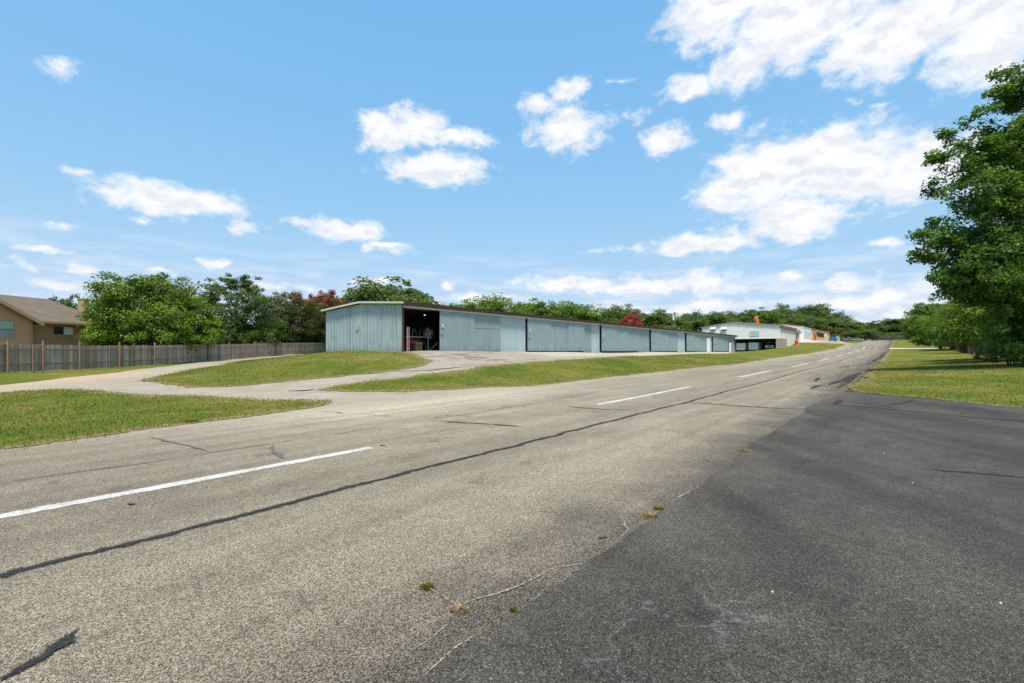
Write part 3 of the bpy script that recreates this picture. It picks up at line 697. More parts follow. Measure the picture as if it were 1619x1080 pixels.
for k in FT:
    k=list(k)
    if 1240<k[2]<1345: k[4]=max(k[4]+55,262)
    if 730<k[2]<1130 and k[0]!='r1': k[5]*=1.28
    far_tree(*k)
for k,(u,vt,Y,w) in enumerate([(440,505,88,95),(500,512,92,80),(385,512,72,75),(330,520,62,60),(545,480,101,60)]):
    t=far_tree(['d1','m2','d2','d3','o2'][k],['dark undergrowth bush behind the grey fence below the olive crape myrtle','olive undergrowth bush behind the grey fence just left of the hangar','dark bush behind the grey fence below the open-topped tree','dark bush behind the grey fence between the bright tree and the open-topped tree','oak limb mass directly behind the left eave of the blue hangar'][k],u,vt,Y,w,'bush' if k<4 else 'oak_tree')
    t['category']='bush' if k<4 else 'tree'
for k,(u,vt,Y,w) in enumerate([(1380,518,300,60),(1425,515,300,60),(1350,514,275,40),(1325,505,275,60)]):
    t=far_tree(['d3','o2','d2','d3'][k],['dark filler tree low behind the middle of the chain-link fence','grey oak low behind the right part of the chain-link fence','dark tree behind the parked dark cars','dark tree behind the blue vehicle and the shed'][k],u,vt,Y,w)
# --- the tall tree on the right, with long boughs reaching left
TX,TY=30.2,28.0
def right_tree():
    rr=np.random.default_rng(50); z0=tz(TX,TY); fwd=Vector((TX,TY,0)).normalized(); lx=Vector((fwd.y,-fwd.x,0))   # screen right
    def loc(u,v,dd=0):   # point on the tree's own depth, relative to its base
        q=at(u,v,TY+dd); return (q.x-TX,q.y-TY,q.z-z0)
    bl=[]
    for (u,v,r,dd) in [(1650,150,2.0,0),(1605,150,1.3,0),(1640,200,2.6,0),(1590,215,1.7,0),(1555,240,1.6,.5),(1620,270,2.8,0),(1560,300,2.0,-.3),(1525,265,1.3,.4),(1660,330,3.5,.5),(1600,350,2.7,0),(1545,370,2.0,0),(1505,375,1.3,.3),
                       (1500,295,1.0,.2),(1492,250,.8,.3),(1660,420,3.6,0),(1590,430,2.7,-.4),(1540,430,2.0,.2),(1505,420,1.5,0),(1480,380,.9,.2),(1645,500,2.6,.5),(1590,470,1.8,0),(1535,462,1.3,.2),(1500,450,1.0,.4),(1640,540,1.8,0),(1600,520,1.7,.2),(1585,556,1.0,.3),(1620,565,1.1,0),(1560,400,2.2,.6),(1610,400,2.6,1.2),(1600,460,2.2,1.2),(1570,330,2.0,1.0),(1610,240,2.2,1.0),
                       (1455,368,.45,.1),(1475,350,.5,.1),(1478,255,.4,.2),(1585,120,.7,.2),(1595,135,1.0,0),(1550,185,.8,.1),(1515,222,.7,.2),(1500,210,.35,.2),(1610,115,.9,0),(1453,402,.4,.1),(1480,412,.7,.1),(1720,300,4,1),(1740,430,4,1),(1720,520,3,1),(1700,200,3,1)]:
        x,y,z=loc(u,v,dd); bl.append((x,y,z,r,r,r*.8))
    root=empty('tall_tree',(TX,TY,z0-.05),0,'very tall dense broad-leaved tree with long boughs at the right edge of the lawn','tree')
    cs=[];rs=[]
    for b in bl:
        n=max(4,int(9*b[3]**2)); g=unit(rr.normal(size=(n,3)))*(rr.random((n,1))**.4)
        cs.append(np.array(b[:3])+g*np.array(b[3:])); rs.append(np.full(n,.34+.1*min(2.5,b[3])))
    cs=np.concatenate(cs); rs=np.concatenate(rs)
    k=cs[:,2]>.7; cs,rs=cs[k],rs[k]
    C,U,V,t,fo=leaves(cs,rs*(.85+.5*rr.random(len(rs))),78,.19,np.array([0,0,6.0]),rr,.6,.45,.5,.14,.62)
    quads_obj('crown',C,U,V,t,M['leaf_tall'],root,fo)
    mb=MB(); pts=[(0,0,-.2),(.1,.05,2),(.05,.2,5),(.3,.1,9),(.4,.2,13.5),(.5,.2,16)]; mb.tube(pts,[.42,.33,.28,.22,.13,.04],10)
    for b in bl:
        q=np.array(b[:3]); zs=max(1.2,q[2]-.35*math.hypot(q[0],q[1])-.5); i=max(j for j in range(6) if pts[j][2]<=max(zs,0)); i=min(i,4)
        f=(zs-pts[i][2])/(pts[i+1][2]-pts[i][2]); a0=np.array(pts[i])*(1-f)+np.array(pts[i+1])*f
        r0=.03+.02*b[3]; m1=(a0*.6+q*.4)+np.array([0,0,.25]); mb.tube([a0,m1,(m1+q)/2+rr.normal(size=3)*.1,q],[r0,r0*.75,r0*.5,.012],6)
    mb.build('trunk',M['bark'],root,True)
right_tree()
x,y=(1545-CX)/F*44,44
make_tree('leafy_tree','light green low-hanging maple in front of the red-brown fence','tree',ground_at(x,y),
  [(0,0,3.6,2.8,2.4,1.9),(-2.0,0,2.9,1.8,1.7,1.5),(2.2,-.3,2.8,2.2,1.8,1.7),(.5,0,5.2,2.3,2,1.4),(-.3,-.4,1.7,2.6,1.8,1.1),(3.6,-.6,3.6,2.0,1.8,1.7),(-1.3,0,4.4,1.6,1.5,1.2)],'leaf_bright',.2,14,60,5.4,.16,61,.3,.6,.45,.5,.4,limbs=16,zmin=1.9)
x,y=(1598-CX)/F*33,33
make_tree('bushy_shrub','dark bushy shrub under the tall tree at the edge of the right lawn','shrub',ground_at(x,y),
  [(0,0,1.4,1.8,1.6,1.3),(-1.3,0,1.1,1.2,1.2,1.0),(1.5,0,1.3,1.5,1.4,1.2),(.2,0,2.5,1.5,1.4,1.0)],'leaf_mid',.16,16,60,2.8,.07,62,.3,.6,.45,.5,.42,stems=4,limbs=14,zmin=.15)
x,y=(1572-CX)/F*39,39
make_tree('leafy_tree','dense mid-green tree filling in below the tall tree, its boughs hanging to the lawn','tree',ground_at(x,y),
  [(0,0,4.2,3.2,2.4,2.0),(-2.3,0,3.4,2.0,1.8,1.7),(2.4,0,3.8,2.6,2.2,2.2),(-.8,-.5,2.2,2.6,1.8,1.4),(1.8,-.6,2.0,2.6,1.8,1.5),(.6,0,6.2,2.4,2.2,1.6),(4.4,0,3.4,2.4,2,2.4),(-2.6,-.3,1.7,1.4,1.3,1.0)],'leaf_bright',.22,13,58,7.2,.18,63,.32,.6,.45,.5,.38,limbs=18,zmin=1.55)
# ------------------------------------------------------------------ grass blades
def scatter(polys, dens_fn, area, n, rr):
    pts=[]
    (p0,p1,s0,s1)=area; P=rr.uniform(p0,p1,n); S=rr.uniform(s0,s1,n); X=P*CO+S*SI; Y=-P*SI+S*CO
    d=np.hypot(X,Y); k=(Y>2)&(np.abs(X/np.maximum(Y,.1))<1.2); X,Y,d=X[k],Y[k],d[k]
    k=rr.random(len(X))<dens_fn(d); X,Y=X[k],Y[k]
    m=np.zeros(len(X),bool)
    for q in polys: m|=inside(q,X,Y)
    return X[m],Y[m]
def blades(name, X, Y, h, w, material, rr, lean=.5, toneb=.5):
    n=len(X); Z=terr(X,Y)+.005; a=rr.random(n)*6.283; hh=h*(.5+.9*rr.random(n)); d=np.hypot(X,Y); ww=w*(.7+.6*rr.random(n))*np.clip(d/14,1,3.5)
    base=np.c_[X,Y,Z]; dirv=np.c_[np.cos(a)*lean*rr.random(n),np.sin(a)*lean*rr.random(n),np.ones(n)]; tip=base+dirv*hh[:,None]
    b2=rr.random(n)*6.283; side=np.c_[np.cos(b2),np.sin(b2),np.zeros(n)]*(ww/2)[:,None]
    C=(base+tip)/2; U=(tip-base)/2
    return quads_obj(name,C,U,side,np.clip(toneb+rr.normal(size=n)*.25,0,1),material)
rr=np.random.default_rng(5)
X,Y=scatter(lawn_polys,lambda d:np.clip((13/np.maximum(d,8))**2.0,0,1),(-38,25,-12,70),1500000,rr)
print('grass blades',len(X))
blades('grass',X,Y,.045,.014,M['blade'],rr,.9)
tag(bpy.data.objects['grass'],'short mown green and straw grass blades over the lawns','grass',None,'stuff')
# dry fringe along the lawn edges near the paving
EX=[];EY=[]
for q in lawn_polys:
    q=np.array(q); nx=np.roll(q,-1,0)
    for (a0,a1),(b0,b1) in zip(q,nx):
        d=math.hypot(a0,a1)
        if d>70 or a1<2: continue
        L=math.hypot(b0-a0,b1-a1); n=int(L*min(70,900/d)); 
        if n<1: continue
        t=rr.random(n); EX+=list(a0+(b0-a0)*t+rr.normal(size=n)*.17); EY+=list(a1+(b1-a1)*t+rr.normal(size=n)*.17)
EX=np.array(EX);EY=np.array(EY)
nz=np.sin(EX*.9+EY*.37)+np.sin(EX*.31-EY*.77+2)+rr.normal(size=len(EX))*.5; k=nz>-.9
blades('dry_grass',EX[k],EY[k],.035,.02,M['dry'],rr,1.3)
tag(bpy.data.objects['dry_grass'],'straw and rust coloured dead grass fringing the paving','dry grass',None,'stuff')
# ------------------------------------------------------------------ weeds in the cracks and bits of litter
def weed(u,v,rad,n,label,m='weed',h=.022):
    x,y=G(u,v); q=np.random.default_rng(int(u)); a=q.random(n)*6.28; r=rad*q.random(n)**.6
    X=np.cos(a)*r; Yy=np.sin(a)*r*.8; base=np.c_[X,Yy,np.zeros(n)+.004]
    tip=base+np.c_[np.cos(a)*h*.8*q.random(n),np.sin(a)*h*.8*q.random(n),h*(.25+.75*q.random(n))]
    C=(base+tip)/2; U=(tip-base)/2*1.2; b=q.random(n)*6.28; S=np.c_[np.cos(b),np.sin(b),np.zeros(n)]*.006*(1+q.random(n))[:,None]
    o=quads_obj('weed',C,U,S,q.random(n),M[m]); o.location=(x,y,tz(x,y)+.006); return tag(o,label,'weed')
weed(675,931,.04,130,'yellow-green weed tuft in the sandy crack of the runway')
weed(812,967,.018,45,'tiny green weed on the joint between runway and dark apron')
weed(1041,806,.05,90,'green weed beside a brown dead one on the apron joint')
weed(1026,818,.08,130,'brown dead weed lying beside the green one on the apron joint','dry',.03)
weed(728,968,.05,60,'dry straw weed where the sandy cracks meet','dry',.025)
weed(1177,714,.09,70,'reddish dead weed on the joint farther up the apron','dry',.03)
weed(1328,654,.0,1,'x') if False else None
weed(1523,655,.09,90,'small green weed in the long tar seam on the dark apron')
weed(303,668,.16,160,'bright green weed clump at the edge of the near left lawn','weed',.07)
for k,(u,v,lb) in enumerate([(605,705,'dark bark scrap lying on the runway right of the near white dash'),(953,850,'dark bark scrap on the runway beside the sandy crack'),(1221,939,'pale pebble low on the dark apron'),(1398,718,'white pebble in the middle of the dark apron'),(207,798,'brown scrap just below the near white dash'),(1443,765,'tiny pale pebble on the dark apron below the short tar seam'),(1582,957,'pale pebble at the right of the dark apron')]):
    x,y=G(u,v); pebble='pebble' in lb
    bm=bmesh.new(); bmesh.ops.create_icosphere(bm,subdivisions=2,radius=1); q=np.random.default_rng(k)
    for vt in bm.verts: vt.co*= .8+.4*q.random(); vt.co.x*=.008 if pebble else .05; vt.co.y*=.007 if pebble else .02; vt.co.z*=.008
    me=bpy.data.meshes.new('m'); bm.to_mesh(me); bm.free(); me.shade_smooth(); me.materials.append(M['trim'] if pebble else M['bark'])
    o=bpy.data.objects.new('pebble' if pebble else 'bark_scrap',me); COL.objects.link(o); o.location=(x,y,tz(x,y)+.012); o.rotation_euler=(0,0,k*.7); tag(o,lb,'pebble' if pebble else 'scrap')
# ------------------------------------------------------------------ blue hangar
HR=math.atan2(CO,SI)                              # local x along the runway, local y away from it
hx,hy=PS(-24.9,19.8); H0=1.6
W,LEN,EV,RD=9.15,81.8,3.12,3.42
hg=empty('aircraft_hangar',(hx,hy,H0),HR,'long low blue-green corrugated aircraft hangar with a row of sliding doors','hangar')
def wt(u):      # photo column -> local x on the door wall
    k=(u-CX)/F; return (k*hy-hx)/(SI-k*CO)
roofz=lambda yy: EV+(RD-EV)*(1-abs(yy-W/2)/(W/2))
# end wall (faces -x): drawn in (y,z)
e=MB(); corr(e,0.06,W,-.3,lambda q: roofz(q)-.07,0,.42,.035,-1,.3)
ew=MB(); ew.v=[(yy,xx,z) for xx,yy,z in e.v]; ew.f=e.f; ew.build('end_wall',M['blue'],hg)
# little tears / dark seam battens on the end wall
for yy in (2.1,3.75,5.9,7.9): MB().box(-.04,-.037,yy,yy+.05,0.05,roofz(yy)-.1).build('wall_seam',M['bluedoor'],hg)
bw=MB(); corr(bw,0,LEN,-.3,EV-.05,W,.3,.03,1); bw.build('back_wall',M['blue'],hg)
fe=MB(); fe.box(LEN,LEN+.05,0.02,W,-.3,EV-.05); fe.build('far_end_wall',M['blue'],hg)
rf=MB(); th=.06
rf.prism([(-.35,EV),(W/2,RD+.02),(W+.3,EV),(W+.3,EV+.06),(W/2,RD+.09),(-.35,EV+.06)],-.2,LEN+.2,'x'); rf.build('roof',M['roofmetal'],hg)
tr=MB(); tr.prism([(-.36,EV-.05),(W/2,RD-.03),(W+.31,EV-.05),(W+.31,EV+.075),(W/2,RD+.105),(-.36,EV+.075)],-.26,-.203,'x'); tr.build('rake_trim',M['trim'],hg)
fa=MB(); fa.box(1.2-1.4,LEN+.2,-.37,-.33,EV-.17,EV+.075); fa.box(-.2,LEN+.2,-.33,-.30,EV-.05,EV+.03); fa.build('fascia',M['rust'],hg)
rl=MB(); rl.box(0,LEN,-.28,-.08,EV-.28,EV-.06); rl.build('door_rail',M['trim'],hg)
# bays
bays=[wt(u) for u in (640.5,830.7,948,1026.6,1083,1125.2,1160)]
posts=MB()
for i,b in enumerate(bays):
    mb=MB(); mb.box(b-.03,b+.03,-.04,.04,0,EV-.28) if i else mb.box(.0,.07,-.07,.04,-.2,EV-.28)
    mb.build('post',M['redpost'] if i==0 else M['darkpost'],hg)
spec=[ # (u0,u1,offset y,material,bottom gap)
 (692,746,-.22,'bluedoor',.03),(744.5,789,-.13,'bluedoor',.03),(787,830,-.03,'bluepale',-.1),
 (831.1,867.5,-.22,'bluedoor',.06),(866.8,896,-.16,'bluedoor',.06),(895.5,921,-.22,'bluedoor',.06),(920,934,-.06,'bluedoor',-.05),(933,947.2,-.03,'bluepale',-.1),
 (948.4,972,-.22,'bluedoor',.06),(971.5,991.4,-.16,'bluedoor',.06),(991,1008.4,-.1,'bluedoor',.06),(1008,1025.6,-.05,'bluedoor',-.05),
 (1026.9,1043,-.22,'bluedoor',.06),(1042.6,1057,-.16,'bluedoor',.06),(1056.6,1070,-.1,'bluedoor',.06),(1069.6,1082,-.04,'bluepale',-.05),
 (1083.3,1096,-.22,'bluedoor',.06),(1095.6,1105,-.16,'bluedoor',.06),(1104.6,1115.2,-.1,'bluedoor',.06),(1115,1124.6,-.03,'bluepale',-.05),
 (1125.4,1135,-.2,'bluedoor',.06),(1134.6,1143,-.14,'bluedoor',.06),(1142.6,1150.5,-.08,'bluedoor',.06),(1150,1160,-.02,'bluedoor',-.1)]
for k,(u0,u1,oy,mt,gap) in enumerate(spec):
    x0,x1=wt(u0),wt(u1); mb=MB(); corr(mb,x0,x1,gap,EV-.1+(-.12 if oy<-.1 else 0),oy,.23 if mt=='bluedoor' else .32,.018 if mt=='bluedoor' else .035,-1,.3)
    if mt=='bluedoor':
        for xx in (x0,x1-.05): mb.box(xx,xx+.05,oy-.022,oy+.03,gap,EV-.12)
        mb.box(x0+.05,x1-.05,oy-.02,oy+.02,gap,gap+.06)
        if k==1: mb.box(x0+.05,x1-.05,oy-.021,oy,1.8,1.82)
    dob=mb.build('sliding_door',M[mt],hg)
    if mt=='bluedoor' and k in (0,3,8,12,16,20): MB().box(x0+.14,x0+.19,oy-.06,oy-.025,1.05,1.2).build('handle',M['black'],dob)
for a_,b_ in ((832,921),(949,1008),(1027.5,1070),(1083.5,1115),(1126,1150)): MB().box(wt(a_),wt(b_),-.09,-.05,-.05,.065).build('floor_gap',M['black'],hg)
def walkdoor(u0,u1,h,oy):
    x0,x1=wt(u0),wt(u1); d=MB(); d.box(x0,x1,oy-.05,oy,0,h); o=d.build('door',M['whitedoor'],hg)
    f=MB(); f.box(x1,x1+.16,oy-.06,oy,0,h+.1); f.box(x0-.06,x0,oy-.06,oy,0,h+.1); f.box(x0,x1,oy-.06,oy,h,h+.1); f.build('frame',M['black'],o)
    k=MB(); k.box(x1-.25,x1-.12,oy-.1,oy-.05,.95,1.05); k.build('handle',M['steel'],o)
walkdoor(1115.6,1122,2.35,-.1); walkdoor(1151,1155.2,1.75,-.1)
fl=MB(); fl.box(0.02,LEN,-.02,W-.02,-.4,-.005); fl.build('floor',M['concrete'],hg)
for b in bays[1:-1]:
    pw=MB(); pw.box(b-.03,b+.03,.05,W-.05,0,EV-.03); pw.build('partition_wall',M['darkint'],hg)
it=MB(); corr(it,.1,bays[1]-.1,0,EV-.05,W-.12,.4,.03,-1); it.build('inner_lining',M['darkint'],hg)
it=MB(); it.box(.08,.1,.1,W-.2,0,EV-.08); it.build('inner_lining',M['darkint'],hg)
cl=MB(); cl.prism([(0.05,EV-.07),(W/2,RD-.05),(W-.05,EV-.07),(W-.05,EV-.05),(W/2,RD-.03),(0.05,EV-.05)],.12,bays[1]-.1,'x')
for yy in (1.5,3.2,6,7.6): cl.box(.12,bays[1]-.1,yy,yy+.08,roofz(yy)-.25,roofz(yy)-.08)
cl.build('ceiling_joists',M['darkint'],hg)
# number plates (fixed to the hangar)
pl=MB(); pl.box(-.075,-.05,4.85,5.15,1.55,2.0); po=pl.build('number_plate',M['plate'],hg)
d=MB(); d.box(-.08,-.076,4.98,5.02,1.65,1.9); d.box(-.08,-.076,4.94,5.06,1.63,1.65); d.box(-.08,-.076,5.02,5.05,1.84,1.87); d.build('numeral',M['ink'],po)
for u,zz in ((695.5,1.68),(833.8,1.68),(950.5,1.6)):
    x0=wt(u); pl=MB(); pl.box(x0-.08,x0+.12,-.28,-.25,zz,zz+.24); po=pl.build('number_plate',M['plate'],hg)
# things standing in the open bay
def hl(x,y,z=0): return hg.matrix_world_calc@Vector((x,y,z)) if False else Vector((hx,hy,H0))+Matrix.Rotation(HR,3,'Z')@Vector((x,y,z))
def inb(u, y):   # local x seen at photo column u for local depth y
    k=(u-CX)/F; ox,oy=hx-CO*y,hy+SI*y; return (k*oy-ox)/(SI-k*CO)
FACE=HR
def fan(u,y):
    o=empty('pedestal_fan',hl(inb(u,y),y),HR,'tan caged pedestal fan standing in the open hangar bay','fan')
    b=MB(); b.tube([(0,0,0),(0,0,.05)],.28,16); b.build('base',M['steel'],o)
    p=MB(); p.tube([(0,0,.05),(0,0,1.2)],.028,8); p.tube([(.05,-.1,.1),(.5,-.45,.65)],.02,6); p.build('pole',M['aluminium'],o)
    cg=MB()
    for rr_ in (.38,.3,.22,.14):
        for yy in (-.1,.06): cg.tube([(rr_*math.cos(t),yy+(.03*(1-rr_/.38) if yy>0 else -.03*(1-rr_/.38)),1.3+rr_*math.sin(t)) for t in [2*math.pi*j/24 for j in range(25)]],.008,5,False)
    for j in range(24):
        t=2*math.pi*j/24; cg.tube([(.08*math.cos(t),-.13,1.3+.08*math.sin(t)),(.38*math.cos(t),-.1,1.3+.38*math.sin(t))],.006,4)
    cg.build('cage',M['wood'],o)
    bl=MB()
    for j in range(4):
        t=2*math.pi*j/4+.4; bl.prism([(.05*math.cos(t-.5),1.3+.05*math.sin(t-.5)),(.34*math.cos(t-.35),1.3+.34*math.sin(t-.35)),(.36*math.cos(t+.1),1.3+.36*math.sin(t+.1)),(.34*math.cos(t+.45),1.3+.34*math.sin(t+.45)),(.05*math.cos(t+.5),1.3+.05*math.sin(t+.5))],-.04,-.03)
    bl.build('blade',M['wood'],o)
    h=MB(); h.tube([(0,-.15,1.3),(0,.15,1.3)],.09,12); h.build('hub',M['yellow'],o)
fan(677,1.0)
o=empty('work_table',hl(inb(660,1.6),1.6),HR,'long pale-topped work table in the open hangar bay','table')
t=MB(); t.box(-1.3,1.0,-.4,.4,.98,1.06); t.build('tabletop',M['wood'],o)
for xx in (-1.2,.9):
    for yy in (-.35,.35):
        q=MB(); q.box(xx-.03,xx+.03,yy-.03,yy+.03,0,.98); q.build('leg',M['black'],o)
o=empty('rolling_ladder',hl(inb(664,2.3),2.3),HR,'silver rolling ladder with curved handrails behind the work table','ladder')
q=MB()
for xx in (-.33,.33): q.tube([(xx,-.5,0),(xx,-.1,.9),(xx,.1,1.55),(xx,.25,1.72),(xx,.42,1.6),(xx,.5,.9),(xx,.5,0)],.025,6)
q.build('handrail',M['aluminium'],o)
q=MB()
for j in range(4): q.box(-.33,.33,-.5+.12*j,-.32+.12*j,.25+.26*j,.28+.26*j)
q.build('step',M['aluminium'],o)
o=empty('storage_crate',hl(inb(658.5,.75),.75),HR,'brown wooden crate with a pale lid at the front of the open bay','crate')
q=MB(); q.box(-.3,.3,-.25,.25,0,.56); q.build('body',M['cardboard'],o,bevel=.01); q=MB(); q.box(-.32,.32,-.27,.27,.565,.62); q.build('lid',M['wood'],o)
o=empty('tool_chest',hl(inb(650,1.4),1.4),HR,'dark red tool chest left of the crate in the open bay','tool chest')
q=MB(); q.box(-.45,.35,-.25,.25,.06,.8); q.build('body',M['redpaint'],o,bevel=.01)
q=MB()
for j in range(3): q.box(-.4,.3,-.27,-.252,.15+.2*j,.17+.2*j)
q.build('handle',M['black'],o)
o=empty('storage_shelf',hl(inb(684,4),4),HR,'dark loaded shelf at the right of the open bay','shelf')
for xx in (-.6,.58):
    for yy in (-.3,.28): MB().box(xx,xx+.04,yy,yy+.04,0,2).build('upright',M['black'],o)
for zz in (.4,1.0,1.6):
    q=MB(); q.box(-.62,.62,-.32,.32,zz,zz+.03); q.build('shelf_board',M['cardboard'],o)
o=tag(MB().box(-.25,.25,-.2,.2,0,.3).build('cardboard_box',M['cardboard'],bevel=.01),'cardboard box on the dark shelf in the open bay','box'); o.location=hl(inb(684,4),4,1.032); o.rotation_euler=(0,0,HR)
o=empty('leaning_ladder',hl(.3,-.05),HR,'narrow white ladder leaning at the red post of the open bay','ladder')
for xx in (0,.15):
    q=MB(); q.box(xx,xx+.02,-.05,-.01,0,1.6); q.build('rail',M['trim'],o)
for j in range(6): MB().box(.02,.15,-.045,-.015,.15+.25*j,.18+.25*j).build('rung',M['redtrim'],o)
o=empty('hanging_lamp',hl(inb(671.5,2.6),2.6,0),HR,'small lit lamp hanging under the roof of the open bay','lamp')
zc=CAM-(498-HZ)/F*(hl(inb(671.5,2.6),2.6).y)-H0
q=MB(); q.tube([(0,0,zc-.03),(0,0,zc+.02)],[.05,.055],12); q.build('bulb',M['bulb'],o)
q=MB(); q.tube([(0,0,zc+.025),(0,0,zc+.1)],[.12,.05],14); q.tube([(0,0,zc+.1),(0,0,EV+.02)],.01,6); q.build('lamp_shade',M['black'],o)
# ------------------------------------------------------------------ left picket fence
FA,FB=Vector((-31.2,22)),Vector((-34.9,93))
def fline(y): return FA.x+(FB.x-FA.x)*(y-FA.y)/(FB.y-FA.y)
def fy(u):
    k=(u-CX)/F; m=(FB.x-FA.x)/(FB.y-FA.y); return (FA.x-m*FA.y)/(k-m)
def picket_mesh(name, y0,y1, xf, matl, parent, h=1.8, side=1, w=.14):
    vs=[];fs=[];tn=[]; y=y0
    while y<y1-.02:
        ww=min(w,y1-y); x=xf(y+ww/2); z=tz(x,y+ww/2); hh=h+random.gauss(0,.022); g=.006; tl=random.gauss(0,.006)
        b=MB().box(x-.009,x+.009,y+g,y+ww-g,z+.02+random.random()*.04,z+hh); n=len(vs); vs+=[(p[0],p[1]+(tl if p[2]>z+1 else 0),p[2]) for p in b.v]; fs+=[tuple(i+n for i in f) for f in b.f]; tn+=[min(1,max(0,random.gauss(.5,.22)))]*6
        y+=w
    me=bpy.data.meshes.new(name); me.from_pydata(vs,[],fs); me.materials.append(matl)
    a=me.attributes.new('tone','FLOAT','FACE'); a.data.foreach_set('value',tn)
    o=bpy.data.objects.new(name,me); COL.objects.link(o); o.parent=parent; return o
fn=empty('wooden_fence',(0,0,0),0,'long weathered grey wooden picket fence with brown posts along the left drive','fence')
us=[10,50,66,124,187,243,328,346,361,382,401,417.6,436,452,468,484,498,512]
tall={10,66,124,187,243,328,361,401}
ys=sorted([fy(u) for u in us]); ys=[22,25]+ys+[93]
for a_,b_ in zip(ys[:-1],ys[1:]): picket_mesh('picket_panel',a_,b_,fline,M['picket'],fn)
for k in range(2):
    r_=MB(); zz=(.5,1.45)[k]; yy=np.arange(22,93.1,1.0)
    for i in range(len(yy)-1):
        x1,x2=fline(yy[i]),fline(yy[i+1]); z1,z2=tz(x1,yy[i])+zz,tz(x2,yy[i+1])+zz
        r_.add([(x1+.012,yy[i],z1),(x1+.05,yy[i],z1),(x1+.05,yy[i],z1+.085),(x1+.012,yy[i],z1+.085),(x2+.012,yy[i+1],z2),(x2+.05,yy[i+1],z2),(x2+.05,yy[i+1],z2+.085),(x2+.012,yy[i+1],z2+.085)],[(0,1,5,4),(1,2,6,5),(2,3,7,6),(3,0,4,7)])
    r_.build('rail',M['oldpost'],fn)
for u in us:
    y=fy(u); x=fline(y); z=tz(x,y); t_=u in tall; q=MB(); q.box(x+.055,x+.145,y-.045,y+.045,z-.1,z+(2.08 if t_ else 1.83)); q.build('post',M['post' if t_ else 'oldpost'],fn)
# red-brown fence on the right
q0=Vector(((1560-CX)/F*55,55)); q1=Vector(((1503-CX)/F*102,102)); dr_=(q0-q1)
rfn=empty('red_fence',(0,0,0),0,'low red-brown wooden fence half hidden under the trees on the right','fence')
def rline(y): return q0.x+(q1.x-q0.x)*(y-q0.y)/(q1.y-q0.y)
for a_,b_ in ((30,43),(43,55),(55,70),(70,86),(86,102)): picket_mesh('picket_panel',a_,b_,rline,M['redpicket'],rfn,1.7,w=.17)
for y in (43,55,70,86,102):
    x=rline(y); q=MB(); q.box(x-.16,x-.03,y-.06,y+.06,tz(x,y)-.1,tz(x,y)+1.8); q.build('post',M['oldpost'],rfn)
